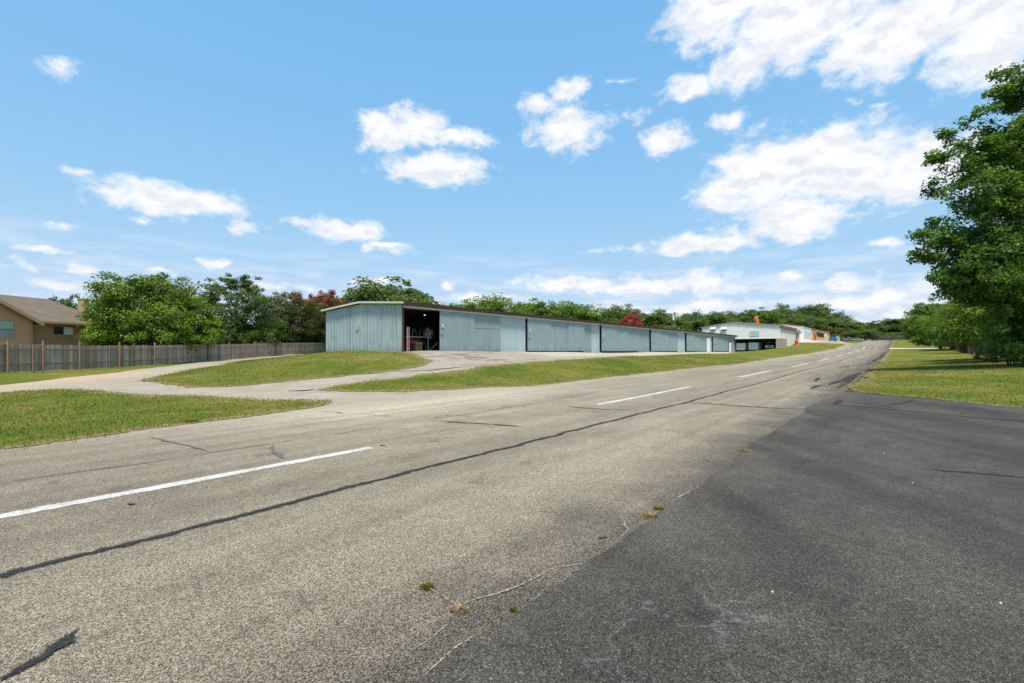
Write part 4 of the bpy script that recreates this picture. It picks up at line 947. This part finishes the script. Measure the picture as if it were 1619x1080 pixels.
# ------------------------------------------------------------------ tan house on the left
def house():
    ang=math.atan(.158)          # wall runs a little right of the view axis
    # local x runs along the wall (away from the camera), local y outwards to the left (behind)
    Yc=46.5; xc=(55-CX)/F*Yc; zg=tz(xc,Yc)
    rz=math.pi/2-ang; o=empty('tan_house',(xc,Yc,zg),rz,'tan and brown two-storey house with a shingled roof behind the left fence','house')
    ev=4.56-zg; rd=7.2-zg; Dp=8.0; L1=8.0
    w=MB(); w.box(-9,L1,0.0,Dp,-.2,ev); w.build('wall',M['tandark'],o)
    r_=MB(); ov=.5; yr=Dp/2
    hip=L1+ov-4.1
    vs=[(-9,-ov,ev-.02),(L1+ov,-ov,ev-.02),(L1+ov,Dp+ov,ev-.02),(-9,Dp+ov,ev-.02),(-9,yr,rd),(L1+ov-hip,yr,rd)]
    r_.add(vs,[(0,1,5,4),(1,2,5),(2,3,4,5),(0,4,3),(0,3,2,1)]); rf_=r_.build('roof',M['shingle'],o)
    f=MB(); f.box(-.5,L1+ov,-ov-.03,-ov-.002,ev-.2,ev); f.box(L1+ov,L1+ov+.03,-ov,Dp+ov,ev-.2,ev); f.build('fascia',M['tandark'],o)
    # chimney at the far end
    ch=MB(); ch.box(7.2,7.8,3.2,4.0,ev,rd+.3); ch.box(7.14,7.86,3.14,4.06,rd+.3,rd+.4); ch.build('chimney',M['tantrim'],rf_)
    # forward gable, nearer the camera
    gx0,gx1=-11.0,-1.0; gy=-1.1; gm=(gx0+gx1)/2; rise=(gx1-gx0)/2*.55; evg=ev-.05
    g=MB(); g.prism([(gx0,-.2),(gx1,-.2),(gx1,evg),(gm,evg+rise),(gx0,evg)],gy,4.5); g.build('gable_wall',M['tan'],o)
    t=.12; s_=.55
    gr=MB(); gr.prism([(gx1+.55,evg-.55*s_),(gm,evg+rise),(gx0-.55,evg-.55*s_),(gx0-.55,evg-.55*s_+t),(gm,evg+rise+t),(gx1+.55,evg-.55*s_+t)],gy-.55,4.4); gr.build('roof',M['shingle'],o)
    gt=MB(); gt.prism([(gx1+.56,evg-.56*s_-.22),(gm,evg+rise-.2),(gx0-.56,evg-.56*s_-.22),(gx0-.56,evg-.56*s_+t+.01),(gm,evg+rise+t+.01),(gx1+.56,evg-.56*s_+t+.01)],gy-.6,gy-.553); gt.build('rake_trim',M['tantrim'],o)
    sf=MB(); sf.box(gx1+.003,gx1+.52,gy-.5,-.05,evg-.5,evg-.46); sf.build('soffit',M['tantrim'],o)
    c_=MB(); c_.box(gx1-.12,gx1+.02,gy-.02,gy+.1,-.1,evg); c_.build('corner_trim',M['tantrim'],o)
    MB().box(-.95,-.85,-.12,-.02,-.1,ev-.35).build('downspout',M['tantrim'],o)
    def win(x0,x1,z0,z1,y,vertical):
        fr=MB(); b=.09
        fr.box(x0-b,x1+b,y-.06,y-.002,z0-b,z0); fr.box(x0-b,x1+b,y-.06,y-.002,z1,z1+b); fr.box(x0-b,x0,y-.06,y-.002,z0,z1); fr.box(x1,x1+b,y-.06,y-.002,z0,z1)
        fo=fr.build('window',M['tantrim'],o)
        if vertical:
            zm=(z0+z1)/2
            MB().box(x0,x1,y-.03,y-.002,zm+.03,z1).build('blind',M['paleblind'],fo); MB().box(x0,x1,y-.03,y-.002,z0,zm-.03).build('pane',M['steel'],fo)
            MB().box(x0,x1,y-.05,y-.002,zm-.03,zm+.03).build('sash',M['oldpost'],fo)
        else:
            xm=(x0+x1)/2
            MB().box(x0,xm-.03,y-.03,y-.002,z0,z1).build('pane',M['glass'],fo); MB().box(xm+.03,x1,y-.03,y-.002,z0,z1).build('blind',M['sign'],fo)
            MB().box(xm-.03,xm+.03,y-.05,y-.002,z0,z1).build('sash',M['black'],fo)
    win(-4.7,-2.55,ev-1.7,ev-.2,gy,True)
    win(1.6,3.45,ev-1.22,ev-.46,0,False)
    return o
house()
# ------------------------------------------------------------------ white hangar
def LOC(p,s,z=None):
    x,y=PS(p,s); return Vector((x,y,tz(x,y) if z is None else z))
S1=150.0; wb=LOC(-24.0,S1,1.7); pk=lambda u: S1*((u-CX)/F*CO-SI)/(CO+(u-CX)/F*SI)     # p seen at column u on the facade plane s=S1
Yof=lambda p,s: -p*SI+s*CO
zof=lambda v,p,s: CAM-(v-HZ)/F*Yof(p,s)
pr,plf,pm=pk(1234),pk(1110),pk(1158)
Wd=pr-plf
wh=empty('white_hangar',(*PS(pr,S1),0),HR,'big white corrugated hangar with an open carport below its front','hangar')
ez=zof(514.5,pr,S1); rz_=zof(510.6,pm,S1)+.1; bot=zof(534.4,pr,S1); zg=1.5
yl=lambda p: pr-p          # local y of a p value
ym=pr-pm; top=lambda q: ez+(rz_-ez)*(q/ym if q<ym else (Wd-q)/(Wd-ym))
e=MB(); corr(e,0,Wd,bot,lambda q: top(q)-.1,0,.5,.03,-1,.35); f=MB(); f.v=[(yy,xx,z) for xx,yy,z in e.v]; f.f=e.f; f.build('front_wall',M['white'],wh)
q=MB(); q.box(-.12,-.0,0,Wd,bot-.15,bot-.0); q.build('front_beam',M['trim'],wh)
q=MB(); q.prism([(-.3,ez-.1),(ym,rz_),(Wd+.3,ez-.1),(Wd+.3,ez+.1),(ym,rz_+.2),(-.3,ez+.1)],-.3,34,'x'); q.build('roof',M['roofmetal'],wh)
LS=wt(1258) if False else None
# side wall facing the runway
kx=lambda u,p: (lambda k: -p*(k*SI+CO)/(SI-k*CO))((u-CX)/F)     # s seen at column u on the plane p
s_end=kx(1257.5,pr); Ls=s_end-S1
q=MB(); corr(q,0,Ls,zg,ez-.5,0,.5,.03,-1,.35); q.build('side_wall',M['greysheet'],wh)
q=MB(); q.box(-.3,Ls+.6,-.36,-.3,ez-.75,ez+.1); q.build('side_fascia',M['redtrim'],wh)
L2=kx(1269.5,pr)-S1
q=MB(); q.box(Ls,Ls+.4,-.05,.3,zg,ez-.4); q.box(L2-.3,L2,-.05,.3,zg,ez-.4); q.box(Ls,L2,-.05,.3,zof(525.5,pr,s_end),ez-.4); q.build('bay_frame',M['bluedoor'],wh)
q=MB(); q.box(Ls+.4,L2-.3,5,5.1,zg,ez-.4); q.box(Ls+.3,Ls+.35,.3,5,zg,ez-.4)
q.build('inner_wall',M['bluedoor'],wh)
q=MB(); q.box(L2-.05,33.5,.02,Wd,zg-1,ez-.2); q.build('rear_block',M['white'],wh)
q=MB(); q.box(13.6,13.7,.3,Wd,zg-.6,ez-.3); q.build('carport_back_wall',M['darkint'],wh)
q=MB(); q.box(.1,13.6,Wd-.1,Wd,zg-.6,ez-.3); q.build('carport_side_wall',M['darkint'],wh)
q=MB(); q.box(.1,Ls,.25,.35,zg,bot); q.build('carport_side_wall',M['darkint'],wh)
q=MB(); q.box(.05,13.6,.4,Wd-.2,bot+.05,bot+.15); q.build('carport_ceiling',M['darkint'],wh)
q=MB(); q.box(-.15,.25,-.6,1.1,zg-.3,bot-.15); q.box(.25,6.2,-.62,-.1,zg-.3,bot-.15); q.build('block_pier',M['cinder'],wh)
# window and two hooded vents
y0,y1=yl(pk(1200.5)),yl(pk(1186)); z0,z1=zof(530.5,pk(1193),S1),zof(523.5,pk(1193),S1)
q=MB(); q.box(-.1,-.075,y0,y1,z0,z1); wo=q.build('window',M['lightglass'],wh)
q=MB()
for j in range(6):
    yy=y0+(y1-y0)*j/5; q.box(-.14,-.1,yy-.05,yy+.05,z0-.05,z1+.05)
for zz in (z0,(z0+z1)/2,z1): q.box(-.135,-.1,y0,y1,zz-.05,zz+.05)
q.build('frame',M['white'],wo)
for ua,ub in ((1123.5,1132),(1140.5,1150)):
    y0,y1=yl(pk(ub)),yl(pk(ua)); za=zof(517.6,pk(ua),S1); zb=zof(522.6,pk(ua),S1)
    q=MB(); q.prism([(-.08,za),(-1.1,za-.55),(-1.1,za-.75),(-.08,za-.2)],y0,y1); ho=q.build('vent_hood',M['greysheet'],wh)
    q=MB(); q.box(-.1,-.06,y0+.3,y1-.2,zb,za-.3); q.build('vent',M['black'],ho)
# windsock
u0=at(1199,512,150); pz=u0
ws=empty('windsock',(u0.x,u0.y,rz_-.2),0,'limp orange windsock on a short mast above the white hangar roof','windsock')
q=MB(); a0=at(1194.6,501,150)-Vector((u0.x,u0.y,rz_-.2)); a1=at(1198.8,512,150)-Vector((u0.x,u0.y,rz_-.2))
pts=[a0+(a1-a0)*t+Vector((.05*math.sin(6*t),0,0)) for t in np.linspace(0,1,9)]; q.tube(pts,[.5,.5,.47,.46,.43,.42,.38,.36,.3],12); q.build('sock',M['orange'],ws,True)
q=MB(); q.tube([(a0.x,a0.y+.6,-.6),(a0.x,a0.y+.6,a0.z+.1)],.05,6); q.tube([(a0.x,a0.y+.6,a0.z),(a0.x,a0.y,a0.z)],.03,6); q.build('mast',M['steel'],ws)
# ------------------------------------------------------------------ trailers and vehicles
def wheel(x,y,r,parent,w=.22):
    q=MB(); q.tube([(x,y-w/2,r),(x,y+w/2,r)],r,16); o=q.build('wheel',M['rubber'],parent)
    q=MB(); q.tube([(x,y-w/2-.01,r),(x,y+w/2+.01,r)],r*.55,12); q.build('rim',M['steel'],o)
def trailer(ul,ur,vb,vt,s,label,Ln=5.0):
    pl_,pr_=[s*((u-CX)/F*CO-SI)/(CO+(u-CX)/F*SI) for u in (ul,ur)]; wdt=pr_-pl_; z0=zof(vb,pr_,s); hh=zof(vt,pr_,s)-z0
    o=empty('cargo_trailer',(*PS(pr_,s),z0),HR,label,'trailer','white trailers under the carport')
    q=MB(); q.box(0,Ln,0,wdt,.5,hh); q.build('body',M['whitedoor'],o,bevel=.04)
    q=MB(); q.box(-.02,-.003,.1,wdt/2-.02,.6,hh-.1); q.build('door',M['carwhite'],o)
    q=MB(); q.box(-.02,-.003,wdt/2+.02,wdt-.1,.6,hh-.1); q.build('door',M['carwhite'],o)
    q=MB()
    for yy in (.06,wdt/2,wdt-.06,wdt*.3,wdt*.7): q.box(-.045,-.022,yy-.04,yy+.04,.55,hh-.05)
    q.box(-.1,.1,.02,wdt-.02,.42,.5); q.build('frame',M['steel'],o)
    for yy in (.12,wdt-.12):
        for xx in (Ln*.55,Ln*.75): wheel(xx,yy,.36,o)
    for yy in (.2,wdt-.2):
        q=MB(); q.box(-.12,-.1,yy-.08,yy+.08,.43,.49); q.build('tail_light',M['redpaint'],o)
    q=MB(); q.box(Ln,Ln+1.2,wdt/2-.05,wdt/2+.05,.42,.5); q.build('drawbar',M['black'],o)
trailer(1164,1178.2,555.9,542.6,S1+.8,'lower white box trailer at the left under the carport')
trailer(1183.3,1198.8,555.6,541.6,S1+1.2,'taller white box trailer beside the parked car under the carport')
def car(name, loc, rz, paintm, label, cat='car', kind='suv', scale=1, parts=True, group=None):
    o=empty(name,loc,rz,label,cat,group); o.scale=(scale,)*3
    Lc,Wc=4.6,1.85
    if kind=='suv': prof=[(-2.3,.35),(-2.3,.8),(-2.2,1.02),(-1.25,1.12),(2.2,1.12),(2.3,.95),(2.3,.35)]; cab=[(-1.25,1.12),(-.55,1.72),(1.9,1.74),(2.2,1.12)]
    elif kind=='pickup': prof=[(-2.5,.4),(-2.5,.95),(-2.4,1.1),(-1.2,1.15),(2.6,1.15),(2.6,.4)]; cab=[(-1.2,1.15),(-.55,1.78),(.7,1.8),(.9,1.15)]
    else: prof=[(-2.2,.3),(-2.2,.68),(-2.1,.85),(-1.0,.92),(1.7,.95),(2.2,.85),(2.2,.3)]; cab=[(-1.0,.92),(-.3,1.4),(1.0,1.42),(1.7,.95)]
    q=MB(); q.prism(prof,-Wc/2,Wc/2); b=q.build('body',paintm,o,bevel=.06)
    n=len(cab); q=MB(); y=Wc/2-.08; yt=Wc/2-.24
    zmx=max(z for _,z in cab)
    vs=[(a,-(yt if z>1.2*cab[0][1] else y),z) for a,z in cab]+[(a,(yt if z>1.2*cab[0][1] else y),z) for a,z in cab]
    q.add(vs,[tuple(range(n)),tuple(range(2*n-1,n-1,-1))]+[(i,i+n,(i+1)%n+n,(i+1)%n) for i in range(n)]); q.build('windows',M['glass'],o)
    q=MB(); zt=zmx; q.box(cab[1][0]+.1,cab[2][0]-.02,-yt-.02,yt+.02,zt-.03,zt+.05); q.build('roof',paintm,o,bevel=.02)
    for xx in (-1.45,1.45):
        for yy in (-Wc/2+.12,Wc/2-.12): wheel(xx,yy,.36,o)
    xf=min(a for a,_ in prof)
    for yy in (-.68,.68):
        q=MB(); q.box(xf-.02,xf+.04,yy-.2,yy+.2,.72,.86); q.build('headlight',M['sign'],o,bevel=.01)
    q=MB(); q.box(xf-.025,xf+.02,-.45,.45,.62,.86); q.build('grille',M['black'],o)
    q=MB(); q.box(xf-.1,xf,-.88,.88,.38,.56); q.build('bumper',M['steel'],o,bevel=.02)
    return o
pc=S1*0; sC=S1+2.5; pC=sC*((1215-CX)/F*CO-SI)/(CO+(1215-CX)/F*SI)
zc_=zof(552.6,pC,sC)
car('parked_car',(*PS(pC,sC+2),zc_),HR+.15,M['carwhite'],'white car facing out under the carport beside the trailers',kind='suv',scale=1.15)
# ------------------------------------------------------------------ farther buildings
S2=205.0; pB=-24.5
sA=kx(1270,pB); sB=kx(1283,pB); sD=kx(1312,pB); zA=tz(*PS(pB,(sA+sB)/2))
fb=empty('small_white_building',(*PS(pB,sA),0),HR,'plain white metal building beyond the white hangar','building')
zt=zof(520.5,pB,sB); zb=zof(536.3,pB,sB)
q=MB(); q.prism([(0,zb-2.5),(sB-sA,zb-2.5),(sB-sA,zt),(0,zt+.1)],0,12); q.build('wall',M['white'],fb)
q=MB(); q.prism([(-.2,zt),(6,zt+.9),(12.2,zt),(12.2,zt+.2),(6,zt+1.1),(-.2,zt+.2)],-.3,sB-sA,'x'); q.build('roof',M['roofmetal'],fb)
q=MB(); q.prism([(.02,zt-.1),(6,zt+.88),(11.98,zt-.1)],.02,.1,'x'); q.build('gable_wall',M['white'],fb)
q=MB(); q.box(1.6,sB-sA-.5,-.06,-.003,zb,zt-1); q.build('roller_door',M['carwhite'],fb)
ob=empty('orange_shopfront',(*PS(pB,sB+.05),0),HR,'orange building with a red door and a dark wide window by the forecourt','building')
Lo=sD-sB; z2=zof(525.2,pB,sD)
q=MB(); q.prism([(0,zb-1.5),(Lo,zb-1.5),(Lo,z2),(0,zt-.1)],0,9); q.build('wall',M['orangewall'],ob)
q=MB(); q.prism([(-.02,zt-.05),(Lo+.4,z2),(Lo+.4,z2+.25),(-.02,zt+.2)],-.5,9.2); q.build('roof',M['redtrim'],ob)
X_=lambda u: kx(u,pB)-sB
q=MB(); q.box(.6,Lo-1,-.12,-.003,zb-1,zb+.9); q.build('base_panel',M['orangedeep'],ob)
q=MB(); q.box(X_(1286),X_(1289.5),-.2,-.003,zb-.4,zof(528,pB,kx(1287,pB))); q.build('door',M['redpaint'],ob)
q=MB(); q.box(X_(1291),X_(1302),-.16,-.003,zof(532.6,pB,kx(1296,pB)),zof(526.5,pB,kx(1296,pB))); wo=q.build('window',M['glass'],ob)
q=MB(); q.box(X_(1296.2),X_(1296.9),-.2,-.161,zof(532.6,pB,kx(1296,pB)),zof(526.5,pB,kx(1296,pB))); q.build('sash',M['black'],wo)
q=MB(); q.box(X_(1303),X_(1307),-.14,-.003,zof(532.6,pB,kx(1305,pB)),zof(526.8,pB,kx(1305,pB))); q.build('panel',M['sign'],ob)
# blue pickup, small shed, dark cars behind the fence, tall block hedge
def on(u,p): s=kx(u,p); x,y=PS(p,s); return Vector((x,y,tz(x,y))),s
l,_=on(1317,-20); car('pickup_truck',l,HR+.25+math.pi,M['bluepaint'],'bright blue pickup truck parked right of the orange building','truck','pickup',1.15)
l,_=on(1326,-19); sh=empty('garden_shed',l,HR,'tiny cream shed with a red roof right of the blue truck','shed')
MB().box(0,4,0,3,-.5,2.2).build('wall',M['trim'],sh); q=MB(); q.prism([(-.2,2.2),(1.5,3.2),(3.2,2.2),(3.2,2.35),(1.5,3.35),(-.2,2.35)],-.2,4.2,'x'); q.build('roof',M['redtrim'],sh)
MB().box(-.05,-.002,1,2,0,1.9).build('door',M['oldpost'],sh)
for k,(u,p,mt,lb,kd) in enumerate([(1333,-18,'cardark','dark sedan parked right of the cream shed','sedan'),(1340,-17,'cardark','dark sport utility car parked nearest the far lawn','suv'),(1354,-14,'carsilver','silver car parked before the far hedge','sedan')]):
    l,s_=on(u,p); car('parked_car',l,HR+.5+.3*k,M[mt],lb,'car',kd,1.1)
# chain link fence at the end of the runway
cfn=empty('chain_link_fence',(0,0,0),0,'low grey-green chain-link fence across the far end of the runway','fence')
x0f,x1f=at(1376,535,232),at(1434,535,238)
pts=[Vector((x0f.x+(x1f.x-x0f.x)*i/14,x0f.y+(x1f.y-x0f.y)*i/14,0)) for i in range(15)]
for i,p_ in enumerate(pts):
    z=tz(p_.x,p_.y); MB().tube([(p_.x,p_.y,z-.2),(p_.x,p_.y,z+2.3)],.06,6).build('post',M['chain'],cfn)
ms=MB()
for a_,b_ in zip(pts[:-1],pts[1:]):
    za,zb_=tz(a_.x,a_.y),tz(b_.x,b_.y); ms.tube([(a_.x,a_.y,za+2.2),(b_.x,b_.y,zb_+2.2)],.05,5)
    d=b_-a_; n=12
    for j in range(n):
        for sg in (1,-1):
            t0=j/n; t1=(j+sg*6)/n
            if 0<=t1<=1: ms.tube([(a_.x+d.x*t0,a_.y+d.y*t0,za+.1),(a_.x+d.x*t1,a_.y+d.y*t1,za+2.2)],.022,3,False)
ms.build('mesh_panel',M['chain'],cfn)
for k,(u,v,Y,w,lb) in enumerate([(1368,520,236,30,'dark clipped hedge bush at the left end of the chain-link fence'),(1395,526,242,40,'low dark hedge behind the middle of the chain-link fence'),(1420,525,244,40,'low dark hedge behind the right of the chain-link fence'),(1345,524,225,34,'dark hedge bush behind the parked dark cars')]):
    t=far_tree(['d1','d2','d3','d2'][k],lb,u,v,Y,w,'hedge_bush'); t['category']='bush'
# traffic cones / orange markers on the grass near the white hangar
def cone(u,v,h,label):
    x,y=G(u,v); o=empty('traffic_cone',(x,y,tz(x,y)),0,label,'cone','orange markers on the far grass')
    MB().box(-h*.35,h*.35,-h*.35,h*.35,0,.08).build('base',M['orange'],o); q=MB(); q.tube([(0,0,.08),(0,0,h)],[h*.27,h*.07],12); q.build('body',M['orange'],o)
    q=MB(); q.tube([(0,0,h*.5),(0,0,h*.68)],[h*.18,h*.135],12); q.build('band',M['sign'],o)
cone(1259.5,546.5,.8,'orange marker cone nearest the open bay of the white hangar'); cone(1262.5,546.2,.7,'orange marker cone just right of the one nearest the open bay')
cone(1274,545.3,.5,'orange marker cone in the middle of the grass edge'); cone(1281.5,545.2,.5,'orange marker cone left of the rusty one at the grass edge'); cone(1290.5,545.8,.6,'orange marker cone farthest right along the grass edge')
x,y=G(1259,544.5); o=tag(MB().tube([(0,0,0),(0,0,1.1),(0,0,1.35),(0,0,1.5)],[.45,.45,.25,.12],14).build('red_drum',M['redpaint']),'red drum at the corner of the open white hangar bay','drum'); o.location=(x,y,tz(x,y))
# utility pole behind the blue hangar
pb=at(1066.5,540,118); up=empty('utility_pole',(pb.x,pb.y,1.5),0,'brown utility pole with a crossarm and a pale transformer behind the blue hangar','pole')
ph=CAM-(493.5-HZ)/F*118-1.5
q=MB(); q.tube([(0,0,-.3),(0,0,ph)],[.17,.12],8); q.build('pole',M['pole'],up)
q=MB(); q.box(-.9,.9,-.06,.06,ph-.5,ph-.36); q.build('crossarm',M['pole'],up)
q=MB(); q.tube([(-.32,-.1,ph-2),(-.32,-.1,ph-1.1)],.22,12); q.build('transformer',M['sign'],up)
q=MB(); q.tube([(0,0,ph-2.2),(2.6,0,ph-4.6),(6,1,ph-6.2)],.02,4); q.tube([(-.8,0,ph-.34),(-14,9,ph-.9),(-30,20,ph-.4)],.012,4); q.tube([(.8,0,ph-.34),(16,-2,ph-1.1),(36,-4,ph-.4)],.012,4); q.build('wire',M['black'],up)
# fallen branches under the right trees
for k,(u,v,lb) in enumerate([(1563,566,'bare fallen branch on the grass under the right trees'),(1545,562.5,'pale fallen branch beside the red fence'),(1574,570,'curved dead branch nearest the tall tree')]):
    x,y=G(u,v); q=MB(); q.tube([(-.9,0,.05),(-.3,.1,.16),(.4,0,.1),(.9,.2,.05)],[.05,.045,.03,.01],6); q.tube([(-.3,.1,.16),(0,.3,.4),(.2,.5,.5)],[.03,.02,.006],5)
    o=q.build('fallen_branch',M['oldpost']); o.location=(x,y,tz(x,y)); o.rotation_euler=(0,0,k*.8-.3); tag(o,lb,'branch')
# ------------------------------------------------------------------ sky, clouds, sun
SUN_EL=R(69); SUN_AZ=math.atan2(.14,-1)       # azimuth from +Y towards +X
w=bpy.data.worlds.new('World'); sc.world=w; w.use_nodes=True; nt=w.node_tree; n=N(nt)
for x in list(nt.nodes): nt.nodes.remove(x)
out=nt.nodes.new('ShaderNodeOutputWorld'); bg=nt.nodes.new('ShaderNodeBackground'); n.link(bg.outputs[0],out.inputs[0])
sky=nt.nodes.new('ShaderNodeTexSky'); sky.sky_type='NISHITA'; sky.sun_disc=False; sky.sun_elevation=SUN_EL; sky.sun_rotation=SUN_AZ; sky.dust_density=.6; sky.ozone_density=1.6; sky.air_density=1.0
geo=nt.nodes.new('ShaderNodeTexCoord').outputs['Generated']
X,Y,Z=n.sep(geo); az=n.math('ARCTAN2',X,Y); el=n.math('ARCSINE',Z)
cv=nt.nodes.new('ShaderNodeCombineXYZ'); n.link(az,cv.inputs[0]); n.link(el,cv.inputs[1]); AE=cv.outputs[0]
wn=nt.nodes.new('ShaderNodeTexNoise'); n.link(n.map(AE,(1,1.7,1)),wn.inputs['Vector']); wn.inputs['Scale'].default_value=14; wn.inputs['Detail'].default_value=3
wsub=nt.nodes.new('ShaderNodeVectorMath'); wsub.operation='SUBTRACT'; n.link(wn.outputs['Color'],wsub.inputs[0]); wsub.inputs[1].default_value=(.5,.5,.5)
wsc=nt.nodes.new('ShaderNodeVectorMath'); wsc.operation='MULTIPLY'; n.link(wsub.outputs[0],wsc.inputs[0]); wsc.inputs[1].default_value=(.075,.045,0)
wad=nt.nodes.new('ShaderNodeVectorMath'); wad.operation='ADD'; n.link(AE,wad.inputs[0]); n.link(wsc.outputs[0],wad.inputs[1]); AEW=wad.outputs[0]
def ae(u,v):
    a_=(u-CX)/F; b_=-(v-HZ)/F; return math.atan2(a_,1),math.atan2(b_,math.hypot(1,a_))
blobs=[(1130,15,95,75,1),(1260,25,150,95,1),(1400,60,150,70,1),(1560,50,140,95,1),(1330,-60,330,90,1),(1720,40,150,110,1),(1180,95,60,50,.75),
(1090,135,55,22,.9),(1130,120,40,30,.6),(1230,275,135,70,1),(1340,265,160,75,1),(1450,270,95,60,1),(1250,345,105,36,1),(1160,300,70,40,.9),(1300,225,80,35,.9),(1550,260,110,60,.9),
(900,205,68,44,.95),(905,142,36,24,.85),(862,165,42,26,.7),(600,208,42,30,.95),(662,200,60,34,1),(722,217,50,22,.9),(690,268,84,30,1),
(275,316,118,27,1),(222,347,30,9,.45),(545,366,70,22,.85),(485,352,50,13,.6),(612,394,38,9,.8),(72,397,52,12,.8),(132,424,36,9,.8),(85,105,30,24,.55),(125,275,42,9,.45),
(336,412,27,10,.8),(385,362,36,12,.55),(1050,220,46,26,.8),(1160,190,46,18,.7),(1215,198,32,16,.5),(1110,385,115,20,.9),(1400,386,48,12,.7),(990,394,90,6,.45),
(905,447,120,15,.8),(1010,455,130,14,.85),(1110,448,90,22,.7),(1236,438,28,10,.8),(1330,448,70,16,.8),(1400,470,90,24,.75),(1120,482,110,13,.8),(760,470,70,12,.7),(1340,480,100,14,.7),(1460,455,80,22,.6),(711,448,14,8,.8),
(200,452,90,13,.7),(250,430,30,8,.7),(80,452,70,12,.5),(440,452,120,9,.5),(600,444,60,8,.7),(1250,500,90,14,.7),(990,500,120,10,.6),(1450,500,60,14,.7),(45,420,30,8,.4),(95,355,40,9,.45),(1010,180,25,12,.4),(980,130,30,8,.45),(1350,155,22,12,.45),(1390,165,20,9,.4)]
acc=None
for (u,v,ru,rv,st) in blobs:
    a0,e0=ae(u,v); a1,_=ae(u+ru,v); _,e1=ae(u,v-rv); ra=abs(a1-a0); re=abs(e1-e0)
    m=nt.nodes.new('ShaderNodeMapping'); m.vector_type='TEXTURE'; n.link(AEW,m.inputs[0]); m.inputs['Location'].default_value=(a0,e0,0); m.inputs['Scale'].default_value=(ra*1.3,re*1.3,1)
    l=nt.nodes.new('ShaderNodeVectorMath'); l.operation='LENGTH'; n.link(m.outputs[0],l.inputs[0])
    f=n.math('MULTIPLY_ADD',l.outputs['Value'],-st,st)
    acc=f if acc is None else n.math('SMOOTH_MAX',acc,f,.09)
det=n.noise(n.map(AE,(1,1.5,1)),22,10,.66,.3); det2=n.noise(n.map(AE,(1,1.8,1)),9,5,.6)
fld=n.math('ADD',acc,n.math('ADD',n.math('MULTIPLY',n.math('SUBTRACT',det,.5),1.3),n.math('MULTIPLY',n.math('SUBTRACT',det2,.5),.5)))
den=n.math('POWER',n.rng(fld,.08,.66),1.0)
# faint layered haze cloud low over the horizon
band=n.math('MULTIPLY',n.rng(n.noise(n.map(AE,(3,16,1)),2.2,6,.6),.42,.68),n.math('MULTIPLY',n.rng(el,.24,.06),.7))
den=n.math('MAXIMUM',den,band)
hs=nt.nodes.new('ShaderNodeHueSaturation'); n.link(sky.outputs[0],hs.inputs['Color']); hs.inputs['Saturation'].default_value=1.12; hs.inputs['Value'].default_value=1.0
core=n.rng(fld,.25,.8); 
shade=n.rng(n.math('SUBTRACT',n.noise(n.map(AE,(1,1.6,1),loc=(0,.022,0)),15,6,.58),n.noise(n.map(AE,(1,1.6,1)),15,6,.58)),-.05,.13)
cc=n.mix(n.math('MULTIPLY',core,n.math('MULTIPLY',shade,.6)),(3.3,3.33,3.4),(2.3,2.45,2.85))
tint=nt.nodes.new('ShaderNodeVectorMath'); tint.operation='MULTIPLY'; n.link(hs.outputs[0],tint.inputs[0]); tint.inputs[1].default_value=(1.1,2.42,5.9)
dn=nt.nodes.new('ShaderNodeVectorMath'); dn.operation='MULTIPLY_ADD'; n.link(hs.outputs[0],dn.inputs[0]); dn.inputs[1].default_value=(.353,.83,1.74); dn.inputs[2].default_value=(1,1,1)
dv=nt.nodes.new('ShaderNodeVectorMath'); dv.operation='DIVIDE'; n.link(tint.outputs[0],dv.inputs[0]); n.link(dn.outputs[0],dv.inputs[1])
col=n.mix(den,dv.outputs[0],cc)
n.link(col,bg.inputs[0]); bg.inputs[1].default_value=.15
w.cycles.sampling_method='MANUAL'; w.cycles.sample_map_resolution=1024
sd=Vector((math.sin(SUN_AZ)*math.cos(SUN_EL),math.cos(SUN_AZ)*math.cos(SUN_EL),math.sin(SUN_EL)))
L=bpy.data.lights.new('sun','SUN'); L.energy=2.9; L.angle=R(10); L.color=(1,.91,.77)
lo=bpy.data.objects.new('sun',L); COL.objects.link(lo); lo.rotation_euler=(-sd).to_track_quat('-Z','Y').to_euler()
cam=bpy.data.cameras.new('camera'); co=bpy.data.objects.new('camera',cam); COL.objects.link(co); co.location=(0,0,CAM); co.rotation_euler=(R(90),0,0)
cam.sensor_fit='HORIZONTAL'; cam.sensor_width=36; cam.lens=36*F/1619; cam.shift_y=(HZ-540)/1619; cam.clip_start=.05; cam.clip_end=8000
sc.camera=co
vs=sc.view_settings; vs.view_transform='Standard'; vs.look='None'; vs.exposure=1.0; vs.gamma=1; vs.use_curve_mapping=False
sc.cycles.max_bounces=6; sc.cycles.diffuse_bounces=3; sc.cycles.transmission_bounces=3; sc.cycles.use_denoising=True
